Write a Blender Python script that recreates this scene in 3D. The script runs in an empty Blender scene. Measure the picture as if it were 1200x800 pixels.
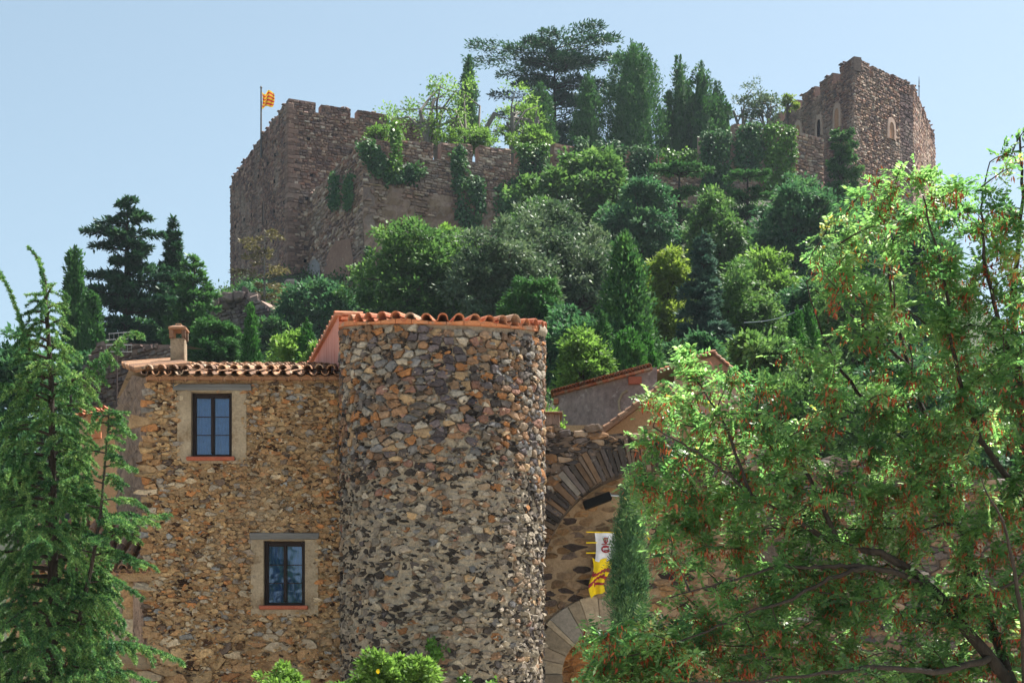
import bpy, math, random
import numpy as np
from mathutils import Vector

# ------------------------------------------------------------------ camera, sky, sun, exposure
S = bpy.context.scene
COL = S.collection
F, CX, HY, ZC = 2000.0, 600.0, 900.0, 1.6      # focal length and principal point in photo pixels, eye height
cam_d = bpy.data.cameras.new('camera')
cam = bpy.data.objects.new('camera', cam_d)
COL.objects.link(cam)
cam.location = (0, 0, ZC)
cam.rotation_euler = (math.radians(90), 0, 0)
cam_d.sensor_width = 36
cam_d.lens = 60
cam_d.shift_y = 500 / 1200
cam_d.clip_start = 0.1
cam_d.clip_end = 6000
S.camera = cam

SUN_EL, SUN_AZ = 61.0, 58.0                     # azimuth clockwise from +Y
w = bpy.data.worlds.new('World')
S.world = w
w.use_nodes = True
nt = w.node_tree
bg = nt.nodes['Background']
sky = nt.nodes.new('ShaderNodeTexSky')
sky.sky_type = 'NISHITA'
sky.sun_disc = False
sky.sun_elevation = math.radians(SUN_EL)
sky.sun_rotation = math.radians(SUN_AZ)
sky.altitude = 200
sky.air_density = 1.0
sky.dust_density = 1.6
sky.ozone_density = 0.6
hsv = nt.nodes.new('ShaderNodeHueSaturation')
hsv.inputs['Hue'].default_value = .476
hsv.inputs['Saturation'].default_value = .80
nt.links.new(sky.outputs[0], hsv.inputs['Color'])
nt.links.new(hsv.outputs[0], bg.inputs[0])
bg.inputs[1].default_value = 0.053
sl = bpy.data.lights.new('sun', 'SUN')
sl.energy = 4.2
sl.angle = math.radians(0.9)
sl.color = (1.0, 0.95, 0.86)
so = bpy.data.objects.new('sun', sl)
COL.objects.link(so)
e, a = math.radians(SUN_EL), math.radians(SUN_AZ)
sd = Vector((math.sin(a) * math.cos(e), math.cos(a) * math.cos(e), math.sin(e)))
so.rotation_euler = sd.to_track_quat('Z', 'Y').to_euler()
so.location = sd * 100
S.view_settings.view_transform = 'Standard'
S.view_settings.look = 'None'
S.view_settings.gamma = 1
S.view_settings.use_curve_mapping = False
S.view_settings.exposure = 1.78
S.render.engine = 'CYCLES'
S.cycles.use_denoising = True
S.cycles.max_bounces = 10
S.cycles.diffuse_bounces = 6
S.cycles.transmission_bounces = 8
S.cycles.transparent_max_bounces = 8
S.render.film_transparent = False
HAZE = .00013

# ------------------------------------------------------------------ helpers
rng = np.random.default_rng(11)
A = np.array


def P(px, py, Y):
    return A([(px - CX) * Y / F, Y, ZC + (HY - py) * Y / F])


def lin(r, g, b):
    c = A([r, g, b]) / 255.0
    return np.where(c <= .04045, c / 12.92, ((c + .055) / 1.055) ** 2.4)


def unit(v):
    v = np.asarray(v, float)
    return v / np.maximum(np.linalg.norm(v, axis=-1, keepdims=True), 1e-9)


WL = {}


class MB:
    """collects geometry and links it as ONE mesh object"""
    def __init__(s):
        s.v, s.l, s.c, s.m, s.col, s.sm, s.n = [], [], [], [], [], [], 0

    def add(s, v, f, mi=0, col=(.5, .5, .5), smooth=False):
        v = np.asarray(v, float).reshape(-1, 3)
        if isinstance(f, np.ndarray):
            cnt = np.full(len(f), f.shape[1], np.int32)
            lo = f.reshape(-1).astype(np.int64)
        else:
            cnt = A([len(x) for x in f], np.int32)
            lo = A([i for x in f for i in x], np.int64)
        s.v.append(v)
        s.l.append(lo + s.n)
        s.c.append(cnt)
        s.m.append(np.full(len(cnt), mi, np.int32))
        cc = np.asarray(col, float)
        s.col.append(np.broadcast_to(cc, (len(cnt), 3)))
        s.sm.append(np.full(len(cnt), smooth, bool))
        s.n += len(v)

    def build(s, name, mats, parent=None, loc=None):
        me = bpy.data.meshes.new(name)
        off = A(WL[parent.name]) if parent else A(loc if loc is not None else (0, 0, 0), float)
        v = np.concatenate(s.v) - off
        lo = np.concatenate(s.l)
        c = np.concatenate(s.c)
        me.vertices.add(len(v))
        me.vertices.foreach_set('co', v.astype(np.float32).ravel())
        me.loops.add(len(lo))
        me.loops.foreach_set('vertex_index', lo.astype(np.int32))
        me.polygons.add(len(c))
        st = np.concatenate([[0], np.cumsum(c)[:-1]]).astype(np.int32)
        me.polygons.foreach_set('loop_start', st)
        me.polygons.foreach_set('material_index', np.concatenate(s.m))
        me.polygons.foreach_set('use_smooth', np.concatenate(s.sm))
        me.update(calc_edges=True)
        at = me.attributes.new('Col', 'FLOAT_COLOR', 'FACE')
        cc = np.concatenate(s.col)
        at.data.foreach_set('color', np.hstack([cc, np.ones((len(cc), 1))]).astype(np.float32).ravel())
        for m in (mats if isinstance(mats, (list, tuple)) else [mats]):
            me.materials.append(m)
        o = bpy.data.objects.new(name, me)
        COL.objects.link(o)
        if parent:
            o.parent = parent
        else:
            o.location = off
        WL[o.name] = tuple(off)
        return o

    # ---- shapes
    def box(s, c, h, U=(1, 0, 0), V=(0, 1, 0), W=(0, 0, 1), **k):
        c, U, V, W = A(c, float), A(U, float) * h[0], A(V, float) * h[1], A(W, float) * h[2]
        v = [c + x * U + y * V + z * W for z in (-1, 1) for y in (-1, 1) for x in (-1, 1)]
        s.add(v, A([[0, 2, 3, 1], [4, 5, 7, 6], [0, 1, 5, 4], [2, 6, 7, 3], [0, 4, 6, 2], [1, 3, 7, 5]]), **k)

    def bevbox(s, c, h, b=.01, U=(1, 0, 0), V=(0, 1, 0), W=(0, 0, 1), jit=0, **k):
        """box with chamfered edges"""
        c, U, V, W = A(c, float), A(U, float), A(V, float), A(W, float)
        b = min(b, min(h) * .6)
        vs, idx = [], {}
        for sx in (-1, 1):
            for sy in (-1, 1):
                for sz in (-1, 1):
                    j = rng.normal(0, jit, 3) if jit else np.zeros(3)
                    for ax in range(3):
                        d = [h[0] - b, h[1] - b, h[2] - b]
                        d[ax] = h[ax]
                        idx[(sx, sy, sz, ax)] = len(vs)
                        vs.append(c + U * (sx * d[0] + j[0]) + V * (sy * d[1] + j[1]) + W * (sz * d[2] + j[2]))
        f = []
        for ax in range(3):
            o = [i for i in range(3) if i != ax]
            for sg in (-1, 1):
                q = []
                for p, r in ((-1, -1), (1, -1), (1, 1), (-1, 1)):
                    t = [0, 0, 0]
                    t[ax], t[o[0]], t[o[1]] = sg, p, r
                    q.append(idx[(t[0], t[1], t[2], ax)])
                f.append(q)
        for ax in range(3):
            o = [i for i in range(3) if i != ax]
            for p in (-1, 1):
                for r in (-1, 1):
                    q = []
                    for sg, aa in ((-1, o[0]), (1, o[0]), (1, o[1]), (-1, o[1])):
                        t = [0, 0, 0]
                        t[ax], t[o[0]], t[o[1]] = sg, p, r
                        q.append(idx[(t[0], t[1], t[2], aa)])
                    f.append(q)
        for sx in (-1, 1):
            for sy in (-1, 1):
                for sz in (-1, 1):
                    f.append([idx[(sx, sy, sz, i)] for i in range(3)])
        s.add(vs, f, **k)

    def tube(s, pts, rad, n=6, cap=True, **k):
        pts = np.asarray(pts, float)
        m = len(pts)
        rad = np.broadcast_to(np.asarray(rad, float), (m,))
        t = unit(np.gradient(pts, axis=0))
        ref = A([0, 0, 1.]) if abs(t[0][2]) < .9 else A([1., 0, 0])
        u = unit(np.cross(t[0], ref))
        vs = []
        ang = np.arange(n) * 2 * np.pi / n
        for i in range(m):
            u = unit(u - t[i] * np.dot(u, t[i]))
            v = np.cross(t[i], u)
            vs.append(pts[i] + rad[i] * (np.cos(ang)[:, None] * u + np.sin(ang)[:, None] * v))
        vs = np.concatenate(vs)
        i = np.arange(m - 1)[:, None] * n + np.arange(n)[None]
        j = np.arange(m - 1)[:, None] * n + (np.arange(n)[None] + 1) % n
        f = np.stack([i, j, j + n, i + n], -1).reshape(-1, 4)
        k.setdefault('smooth', True)
        s.add(vs, f, **k)
        if cap:
            s.add(vs[-n:], [list(range(n))], **{**k, 'smooth': False})

    def leaves(s, c, d, nrm, L, Wd, fold=0.0, **k):
        """kite shaped leaves: base c, axis d, side from nrm"""
        c = np.asarray(c, float)
        N = len(c)
        d = unit(d)
        sd_ = unit(np.cross(d, nrm))
        L = np.broadcast_to(L, (N,))[:, None]
        Wd = np.broadcast_to(Wd, (N,))[:, None]
        nn = np.cross(sd_, d)
        mid = c + d * L * .45
        v = np.stack([c, mid + sd_ * Wd * .5 + nn * fold * Wd, c + d * L, mid - sd_ * Wd * .5 + nn * fold * Wd], 1).reshape(-1, 3)
        i = np.arange(N)[:, None] * 4
        if fold:
            f = np.concatenate([i + A([[0, 1, 2]]), i + A([[0, 2, 3]])], 0)
        else:
            f = i + A([[0, 1, 2, 3]])
        s.add(v, f, **k)


def thing(name, label, cat, loc, group=None):
    o = bpy.data.objects.new(name, None)
    COL.objects.link(o)
    o.empty_display_size = .3
    o.location = loc
    o['label'], o['category'] = label, cat
    if group:
        o['group'] = group
    WL[o.name] = tuple(loc)
    return o


def tag(o, label, cat, group=None):
    o['label'], o['category'] = label, cat
    if group:
        o['group'] = group
    return o


# ------------------------------------------------------------------ materials
def new_mat(name):
    m = bpy.data.materials.new(name)
    m.use_nodes = True
    t = m.node_tree
    return m, t, t.nodes['Principled BSDF'], t.nodes['Material Output']


def nd(t, kind, **kw):
    n = t.nodes.new(kind)
    for k, v in kw.items():
        setattr(n, k, v)
    return n


def noise(t, scale, detail=4, rough=.6, vec=None, dim='3D'):
    n = nd(t, 'ShaderNodeTexNoise')
    n.inputs['Scale'].default_value = scale
    n.inputs['Detail'].default_value = detail
    n.inputs['Roughness'].default_value = rough
    if vec is not None:
        t.links.new(vec, n.inputs['Vector'])
    return n


def ramp(t, fac, stops):
    r = nd(t, 'ShaderNodeValToRGB')
    el = r.color_ramp.elements
    while len(el) < len(stops):
        el.new(.5)
    for x, (p, c) in zip(el, stops):
        x.position = p
        x.color = (*c, 1)
    t.links.new(fac, r.inputs[0])
    return r


def mix(t, fac, c1, c2, mode='MIX'):
    n = nd(t, 'ShaderNodeMix', data_type='RGBA', blend_type=mode)
    for s_, v in ((0, fac), (6, c1), (7, c2)):
        if hasattr(v, 'is_output'):
            t.links.new(v, n.inputs[s_])
        elif s_ == 0:
            n.inputs[0].default_value = v
        else:
            n.inputs[s_].default_value = (*v, 1)
    return n.outputs[2]


def bump(t, b, h, strength=.5, dist=.02):
    n = nd(t, 'ShaderNodeBump')
    n.inputs['Strength'].default_value = strength
    n.inputs['Distance'].default_value = dist
    t.links.new(h, n.inputs['Height'])
    t.links.new(n.outputs[0], b.inputs['Normal'])


def pos(t):
    return nd(t, 'ShaderNodeNewGeometry').outputs['Position']


def mat_stone(name, fine=14., lo=.62, hi=1.25, bs=.6, dist=.02, stain=None, streak=None):
    """colour per stone from the mesh, mottled; optional coloured stain patches"""
    m, t, b, o = new_mat(name)
    at = nd(t, 'ShaderNodeAttribute', attribute_name='Col')
    p = pos(t)
    n1 = noise(t, fine, 6, .7, p)
    r1 = ramp(t, n1.outputs[0], [(.3, (lo,) * 3), (.7, (hi,) * 3)])
    c = mix(t, 1, at.outputs['Color'], r1.outputs[0], 'MULTIPLY')
    if stain:
        n2 = noise(t, stain[0], 4, .65, p)
        r2 = ramp(t, n2.outputs[0], [(.5, (0, 0, 0)), (.68, (1, 1, 1))])
        c = mix(t, r2.outputs[0], c, mix(t, .6, c, stain[1]))
    if streak:
        mp = nd(t, 'ShaderNodeMapping')
        mp.inputs['Scale'].default_value = (1, 1, .12)
        t.links.new(p, mp.inputs[0])
        n3 = noise(t, streak[0], 4, .6, mp.outputs[0])
        r3 = ramp(t, n3.outputs[0], [(.5, (0, 0, 0)), (.7, (1, 1, 1))])
        c = mix(t, r3.outputs[0], c, mix(t, .65, c, streak[1]))
    t.links.new(c, b.inputs['Base Color'])
    b.inputs['Roughness'].default_value = .92
    b.inputs['Specular IOR Level'].default_value = .25
    n4 = noise(t, fine * 2.2, 5, .7, p)
    bump(t, b, n4.outputs[0], bs, dist)
    return m


def mat_rough(name, c1, c2, scale=3., fine=40., bs=.5, dist=.02, rough=.9, stain=None, stretch=None, spec=.3):
    m, t, b, o = new_mat(name)
    p = pos(t)
    if stretch:
        mp = nd(t, 'ShaderNodeMapping')
        mp.inputs['Scale'].default_value = stretch
        t.links.new(p, mp.inputs[0])
        p = mp.outputs[0]
    n1 = noise(t, scale, 6, .65, p)
    r1 = ramp(t, n1.outputs[0], [(.32, c1), (.68, c2)])
    c = r1.outputs[0]
    if stain:
        n2 = noise(t, stain[0], 5, .7, p)
        r2 = ramp(t, n2.outputs[0], [(stain[2], (0, 0, 0)), (stain[2] + .12, (1, 1, 1))])
        c = mix(t, r2.outputs[0], c, stain[1])
    n3 = noise(t, fine, 5, .7, p)
    r3 = ramp(t, n3.outputs[0], [(.3, (.75,) * 3), (.7, (1.2,) * 3)])
    c = mix(t, 1, c, r3.outputs[0], 'MULTIPLY')
    t.links.new(c, b.inputs['Base Color'])
    b.inputs['Roughness'].default_value = rough
    b.inputs['Specular IOR Level'].default_value = spec
    bump(t, b, n3.outputs[0], bs, dist)
    return m


def mat_leaf(name, stops, trans=.35, rough=.5, tcol=1.35, spec=.2, big=0):
    """one random colour per leaf"""
    m, t, b, o = new_mat(name)
    g = nd(t, 'ShaderNodeNewGeometry')
    f = g.outputs['Random Per Island']
    if big:
        n = noise(t, big, 2, .5, g.outputs['Position'])
        ma = nd(t, 'ShaderNodeMath', operation='MULTIPLY_ADD')
        t.links.new(f, ma.inputs[0])
        ma.inputs[1].default_value = .55
        mb = nd(t, 'ShaderNodeMath', operation='MULTIPLY_ADD')
        t.links.new(n.outputs[0], mb.inputs[0])
        mb.inputs[1].default_value = 1.5
        mb.inputs[2].default_value = -.52
        t.links.new(mb.outputs[0], ma.inputs[2])
        f = ma.outputs[0]
    r = ramp(t, f, stops)
    t.links.new(r.outputs[0], b.inputs['Base Color'])
    b.inputs['Roughness'].default_value = rough
    b.inputs['Specular IOR Level'].default_value = spec
    tr = nd(t, 'ShaderNodeBsdfTranslucent')
    tc = mix(t, 1, r.outputs[0], (tcol * 1.0, tcol * 1.1, tcol * .8), 'MULTIPLY')
    t.links.new(tc, tr.inputs[0])
    ms = nd(t, 'ShaderNodeMixShader')
    ms.inputs[0].default_value = trans
    t.links.new(b.outputs[0], ms.inputs[1])
    t.links.new(tr.outputs[0], ms.inputs[2])
    t.links.new(ms.outputs[0], o.inputs[0])
    return m


def mat_island(name, stops, fine=18., bs=.4, dist=.01, rough=.85, stain=None, lo=.65, hi=1.2):
    """one random colour per loose piece (roof tiles)"""
    m, t, b, o = new_mat(name)
    g = nd(t, 'ShaderNodeNewGeometry')
    r = ramp(t, g.outputs['Random Per Island'], stops)
    n1 = noise(t, fine, 5, .7, g.outputs['Position'])
    r1 = ramp(t, n1.outputs[0], [(.3, (lo,) * 3), (.7, (hi,) * 3)])
    c = mix(t, 1, r.outputs[0], r1.outputs[0], 'MULTIPLY')
    if stain:
        n2 = noise(t, stain[0], 5, .7, g.outputs['Position'])
        r2 = ramp(t, n2.outputs[0], [(stain[2], (0, 0, 0)), (stain[2] + .1, (1, 1, 1))])
        c = mix(t, r2.outputs[0], c, stain[1])
    t.links.new(c, b.inputs['Base Color'])
    b.inputs['Roughness'].default_value = rough
    b.inputs['Specular IOR Level'].default_value = .3
    bump(t, b, n1.outputs[0], bs, dist)
    return m


def mat_plain(name, c, rough=.5, metal=0., spec=.5, var=.15):
    m, t, b, o = new_mat(name)
    n1 = noise(t, 9, 4, .6, pos(t))
    r1 = ramp(t, n1.outputs[0], [(.3, tuple(x * (1 - var) for x in c)), (.7, tuple(min(1, x * (1 + var)) for x in c))])
    t.links.new(r1.outputs[0], b.inputs['Base Color'])
    b.inputs['Roughness'].default_value = rough
    b.inputs['Metallic'].default_value = metal
    b.inputs['Specular IOR Level'].default_value = spec
    return m


M_STONE = mat_stone('rubble_stone', 11, .5, 1.4, 1, .04)
M_STONE_OCHRE = mat_stone('ochre_rubble_stone', 13, .5, 1.4, 1, .04, stain=(.75, (.44, .34, .22)), streak=(1.1, (.22, .14, .08)))
M_MORTAR_TOWER = mat_rough('tower_mortar', (.27, .22, .165), (.40, .335, .255), 2.2, 22, 1, .04, stain=(1.0, (.17, .14, .115), .58))
M_MORTAR_HOUSE = mat_rough('house_mortar', (.26, .155, .075), (.45, .31, .175), 3.0, 20, 1, .05, stain=(5.5, (.10, .045, .02), .55))
M_MORTAR_DARK = mat_rough('gate_mortar', (.07, .055, .045), (.17, .13, .10), 2.5, 20, 1, .04)
M_CASTLE_STONE = mat_stone('castle_stone', 4, .62, 1.4, .7, .06, stain=(.22, (.46, .37, .31)), streak=(.45, (.13, .08, .075)))
M_CASTLE_CORE = mat_rough('castle_core', (.20, .13, .11), (.33, .235, .19), .5, 5, .8, .1)
M_CASTLE_RED = mat_rough('castle_red_plaster', (.22, .125, .09), (.36, .24, .17), .35, 4, .8, .1, stain=(.25, (.30, .27, .24), .6))
M_STUCCO = mat_rough('window_stucco', (.23, .175, .115), (.37, .295, .205), 2.6, 24, .7, .02, stain=(2.2, (.19, .13, .075), .54))
M_OLD_PLASTER = mat_rough('old_plaster', (.17, .115, .085), (.46, .32, .24), 2.6, 16, 1, .06, stretch=(3, 3, .9), stain=(3.0, (.08, .055, .045), .55))
M_OCHRE = mat_rough('ochre_render', (.42, .235, .115), (.54, .33, .18), 1.0, 18, .3, .01)
M_PINK = mat_rough('pink_render', (.50, .22, .17), (.62, .33, .27), 1.5, 20, .2, .01, stretch=(5, 5, .35), stain=(1.7, (.36, .06, .03), .52))
M_APSE = mat_rough('apse_render', (.17, .12, .11), (.29, .22, .20), 1.5, 6, .8, .04, stain=(3.6, (.40, .34, .31), .575))
M_TILE_OLD = mat_island('weathered_tile', [(0, (.13, .075, .05)), (.4, (.27, .145, .085)), (.75, (.40, .21, .11)), (1, (.36, .28, .21))], stain=(6, (.10, .08, .06), .56))
M_TILE_RED = mat_island('red_tile', [(0, (.36, .11, .055)), (.45, (.48, .17, .08)), (.75, (.40, .22, .14)), (1, (.33, .25, .18))], stain=(4, (.24, .17, .12), .55))
M_TERRA = mat_rough('terracotta', (.46, .15, .06), (.56, .25, .12), 4, 25, .5, .01, stain=(2.2, (.31, .22, .16), .53))
M_SILL = mat_rough('red_sill', (.28, .07, .04), (.36, .11, .06), 6, 40, .3, .004)
M_WOODG = mat_rough('grey_wood', (.085, .085, .085), (.17, .165, .16), 3, 20, .6, .01, stretch=(.25, 4, 4))
M_FRAME = mat_plain('brown_window_frame', (.016, .009, .008), .5, 0, .2)
def mat_glass():
    m, t, b, o = new_mat('window_glass')
    g = nd(t, 'ShaderNodeBsdfGlossy')
    g.inputs['Roughness'].default_value = .03
    g.inputs[0].default_value = (.85, .92, 1, 1)
    tr = nd(t, 'ShaderNodeBsdfTransparent')
    tr.inputs[0].default_value = (.55, .68, .85, 1)
    f = nd(t, 'ShaderNodeFresnel')
    f.inputs[0].default_value = 1.9
    n = noise(t, 1.6, 2, .5, pos(t))
    bp = nd(t, 'ShaderNodeBump')
    bp.inputs['Strength'].default_value = .12
    bp.inputs['Distance'].default_value = .05
    t.links.new(n.outputs[0], bp.inputs['Height'])
    t.links.new(bp.outputs[0], g.inputs['Normal'])
    ms = nd(t, 'ShaderNodeMixShader')
    t.links.new(f.outputs[0], ms.inputs[0])
    t.links.new(tr.outputs[0], ms.inputs[1])
    t.links.new(g.outputs[0], ms.inputs[2])
    t.links.new(ms.outputs[0], o.inputs[0])
    return m


M_GLASS = mat_glass()
M_CURTAIN = mat_plain('net_curtain', (.20, .30, .45), .9, 0, .1)
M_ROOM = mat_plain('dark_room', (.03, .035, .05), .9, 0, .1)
M_SLAB = mat_stone('arch_slab', 9, .65, 1.25, .7, .02)
M_METAL = mat_plain('galvanised_metal', (.42, .44, .46), .4, .8)
M_BLACK = mat_plain('black_lamp_housing', (.006, .006, .006), .8, 0, .1)
M_PIPE = mat_plain('brown_pipe', (.035, .018, .014), .5)
M_YELLOW = mat_plain('yellow_cloth', (.80, .58, .015), .8, 0, .2)
M_RED = mat_plain('red_cloth', (.45, .022, .02), .8, 0, .2)
M_WHITE = mat_plain('white_cloth', (.68, .70, .76), .8, 0, .2)
M_WINE = mat_plain('wine_cloth', (.30, .03, .045), .8, 0, .2)
M_BARK = mat_rough('bark', (.055, .04, .03), (.12, .095, .075), 6, 30, 1, .02, stretch=(2, 2, .5))
M_BARK_D = mat_rough('dark_bark', (.022, .017, .014), (.06, .046, .036), 6, 30, 1, .02, stretch=(2, 2, .5))
M_BARK_G = mat_rough('grey_bark', (.13, .115, .10), (.24, .22, .20), 6, 30, 1, .02, stretch=(2, 2, .5))
M_DOORWOOD = mat_rough('door_wood', (.20, .10, .04), (.33, .18, .08), 3, 30, .5, .01, stretch=(4, 4, .3))


def g3(a, b, c):
    return [(0, a), (.5, b), (1, c)]


L_CYPRESS = mat_leaf('cypress_leaf', g3((0.025, 0.069, 0.025), (0.048, 0.127, 0.039), (0.086, 0.190, 0.057)), .25, .6, big=.8)
L_CYP_LIT = mat_leaf('bright_cypress_leaf', g3((.02, .075, .02), (.045, .14, .03), (.08, .20, .045)), .25, .6, big=.8)
L_CEDAR = mat_leaf('cedar_leaf', g3((0.019, 0.053, 0.033), (0.035, 0.094, 0.050), (0.069, 0.144, 0.069)), .2, .55, big=.5)
L_FIR = mat_leaf('fir_leaf', g3((0.019, 0.057, 0.030), (0.035, 0.095, 0.046), (0.068, 0.135, 0.061)), .2, .55, big=.5)
L_BLUE = mat_leaf('blue_fir_leaf', g3((.03, .075, .06), (.065, .125, .105), (.13, .20, .165)), .2, .55, big=.9)
L_DEODAR = mat_leaf('deodar_leaf', [(0, (.016, .06, .032)), (.4, (.05, .135, .05)), (.7, (.13, .25, .08)), (1, (.34, .46, .17))], .32, .5, big=3.2)
L_BROAD = mat_leaf('broad_leaf', g3((0.037, 0.088, 0.033), (0.083, 0.165, 0.050), (0.154, 0.248, 0.072)), .35, .55, big=.35)
L_BRIGHT = mat_leaf('bright_leaf', g3((.06, .125, .03), (.125, .22, .045), (.22, .33, .08)), .42, .55, big=.5)
L_YELLOW = mat_leaf('yellowish_leaf', g3((.09, .14, .025), (.17, .235, .04), (.27, .31, .075)), .4, .55, big=.6)
L_HOLM = mat_leaf('holm_oak_leaf', g3((.045, .085, .05), (.095, .145, .085), (.19, .235, .145)), .2, .55, big=.5)
L_DARK = mat_leaf('dark_leaf', g3((0.028, 0.084, 0.048), (0.059, 0.147, 0.070), (0.119, 0.224, 0.091)), .3, .6, big=.5)
L_PINE = mat_leaf('pine_leaf', g3((0.026, 0.078, 0.033), (0.058, 0.150, 0.049), (0.117, 0.234, 0.078)), .22, .5, big=.5)
L_DRY = mat_leaf('dry_leaf', g3((.09, .075, .035), (.15, .125, .06), (.20, .165, .09)), .2, .6, big=.6)
L_IVY = mat_leaf('ivy_leaf', g3((0.023, 0.071, 0.032), (0.048, 0.127, 0.046), (0.098, 0.196, 0.057)), .3, .6, big=.6)
L_IVYT = mat_leaf('bright_ivy_leaf', g3((.05, .13, .02), (.09, .20, .03), (.16, .28, .05)), .35, .4, big=.6)
L_ROB = mat_leaf('locust_leaf', [(0, (.03, .075, .034)), (.3, (.06, .14, .05)), (.58, (.105, .195, .065)), (.82, (.16, .245, .085)), (.93, (.34, .44, .30)), (1, (.32, .24, .06))], .6, .40, 1.9, .45, big=1.4)
L_POD = mat_leaf('pod', g3((.22, .035, .015), (.38, .075, .03), (.44, .17, .08)), .4, .5, .9)
M_GROUND = mat_rough('earth', (.018, .03, .014), (.05, .045, .03), .25, 3, .8, .1, stain=(.12, (.03, .06, .018), .5))
M_BOUNCE = mat_rough('pale_bounce_sheet', (.40, .36, .30), (.52, .47, .40), .8, 40, .3, .01)


# ------------------------------------------------------------------ masonry
def poisson(u0, u1, v0, v1, rfun, asp, rg, tries, course=0):
    """variable-radius dart throwing; stones lie flat, so u is compressed by asp"""
    cell = .2
    grid, out = {}, []
    us = rg.uniform(u0, u1, tries)
    vs = rg.uniform(v0, v1, tries)
    q = rg.random(tries)
    if course:
        wv = .05 * np.sin(us * 1.3) + .03 * np.sin(us * 3.1 + 1)
        sn = np.round((vs + wv) / course) * course - wv + rg.normal(0, course * .13, tries)
        vs = np.where(rg.random(tries) < .8, np.clip(sn, v0, v1), vs)
    for u, v, z in zip(us, vs, q):
        r = rfun(u, v, z)
        x = u / asp
        gx, gy = int(x // cell), int(v // cell)
        k = int(r // cell) + 1
        ok = True
        for i in range(gx - k, gx + k + 1):
            for j in range(gy - k, gy + k + 1):
                for (a_, b_, r_) in grid.get((i, j), ()):
                    m_ = (r + r_) * .5
                    if (a_ - x) ** 2 + (b_ - v) ** 2 < m_ * m_:
                        ok = False
                        break
                if not ok:
                    break
            if not ok:
                break
        if ok:
            grid.setdefault((gx, gy), []).append((x, v, r))
            out.append((u, v, r))
    return A(out)


def clip(poly, nx, ny, c):
    out = []
    n = len(poly)
    for i in range(n):
        x1, y1 = poly[i]
        x2, y2 = poly[(i + 1) % n]
        d1, d2 = nx * x1 + ny * y1 - c, nx * x2 + ny * y2 - c
        if d1 <= 0:
            out.append((x1, y1))
        if (d1 < 0 < d2) or (d2 < 0 < d1):
            t = d1 / (d1 - d2)
            out.append((x1 + (x2 - x1) * t, y1 + (y2 - y1) * t))
    return out


def cells(seeds, asp, k=14):
    x = seeds[:, 0] / asp
    y = seeds[:, 1]
    res = []
    n = len(x)
    k = min(k, n - 1)
    for i in range(n):
        d = (x - x[i]) ** 2 + (y - y[i]) ** 2
        nb = np.argpartition(d, k)[:k + 1]
        R = seeds[i, 2] * 1.3
        xi, yi = x[i], y[i]
        p = [(xi - R, yi - R), (xi + R, yi - R), (xi + R, yi + R), (xi - R, yi + R)]
        for j in nb:
            if j == i:
                continue
            nx, ny = x[j] - xi, y[j] - yi
            p = clip(p, nx, ny, (nx * (x[j] + xi) + ny * (y[j] + yi)) * .5)
            if not p:
                break
        res.append(A(p) * A([asp, 1.0]) if len(p) >= 3 else None)
    return res


def stone_pad(mb, poly, mapf, gap, h, col, mi, rg, d0=-.05, tilt=.12, rough=.10):
    c = poly.mean(0)
    q = poly - c
    r = np.linalg.norm(q, axis=1).mean()
    s = 1 - gap / r
    if s < .3:
        return
    q = q * s
    nx = np.roll(q, -1, 0)
    q = q * (1 + rg.normal(0, .13, (len(q), 1)))
    nx = np.roll(q, -1, 0)
    q = np.stack([q * .86 + nx * .14, q * .5 + nx * .5 + rg.normal(0, .05 * r, q.shape), q * .16 + nx * .84], 1).reshape(-1, 2)     # worn, uneven edges
    q = q * (1 + rg.normal(0, rough * .5, (len(q), 1)))
    n = len(q)
    tx, ty = rg.normal(0, tilt, 2)
    hz = lambda pp, hh: hh + (pp[:, 0] * tx + pp[:, 1] * ty) + rg.normal(0, .06 * abs(h) + .001, len(pp))
    q1, q2 = q * .93, q * .62
    U = np.concatenate([q, q1, q2, [[0, 0]]])
    D = np.concatenate([np.full(n, d0), hz(q1, h * .62), hz(q2, h * .97), [h * (1 + rg.normal(0, .08))]])
    v = mapf(c[0] + U[:, 0], c[1] + U[:, 1], D)
    i = np.arange(n)
    j = (i + 1) % n
    mb.add(v, np.stack([i, j, j + n, i + n], 1), mi=mi, col=col)
    mb.add(v, np.stack([i + n, j + n, j + 2 * n, i + 2 * n], 1), mi=mi, col=col, smooth=False)
    mb.add(v, np.stack([i + 2 * n, j + 2 * n, np.full(n, 3 * n)], 1), mi=mi, col=col, smooth=False)


def masonry(mb, box, rfun, asp, mapf, style, seed, tries, keep=None, course=0):
    rg = np.random.default_rng(seed)
    sd_ = poisson(*box, rfun, asp, rg, tries, course)
    cl = cells(sd_, asp)
    for s_, p in zip(sd_, cl):
        if p is None or (keep and not keep(s_[0], s_[1])):
            continue
        st = style(s_[0], s_[1], rg)
        if st is None:
            continue
        gap, h, col, mi = st[:4]
        stone_pad(mb, p, mapf, gap, h, col, mi, rg, tilt=st[4] if len(st) > 4 else .12)


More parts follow.
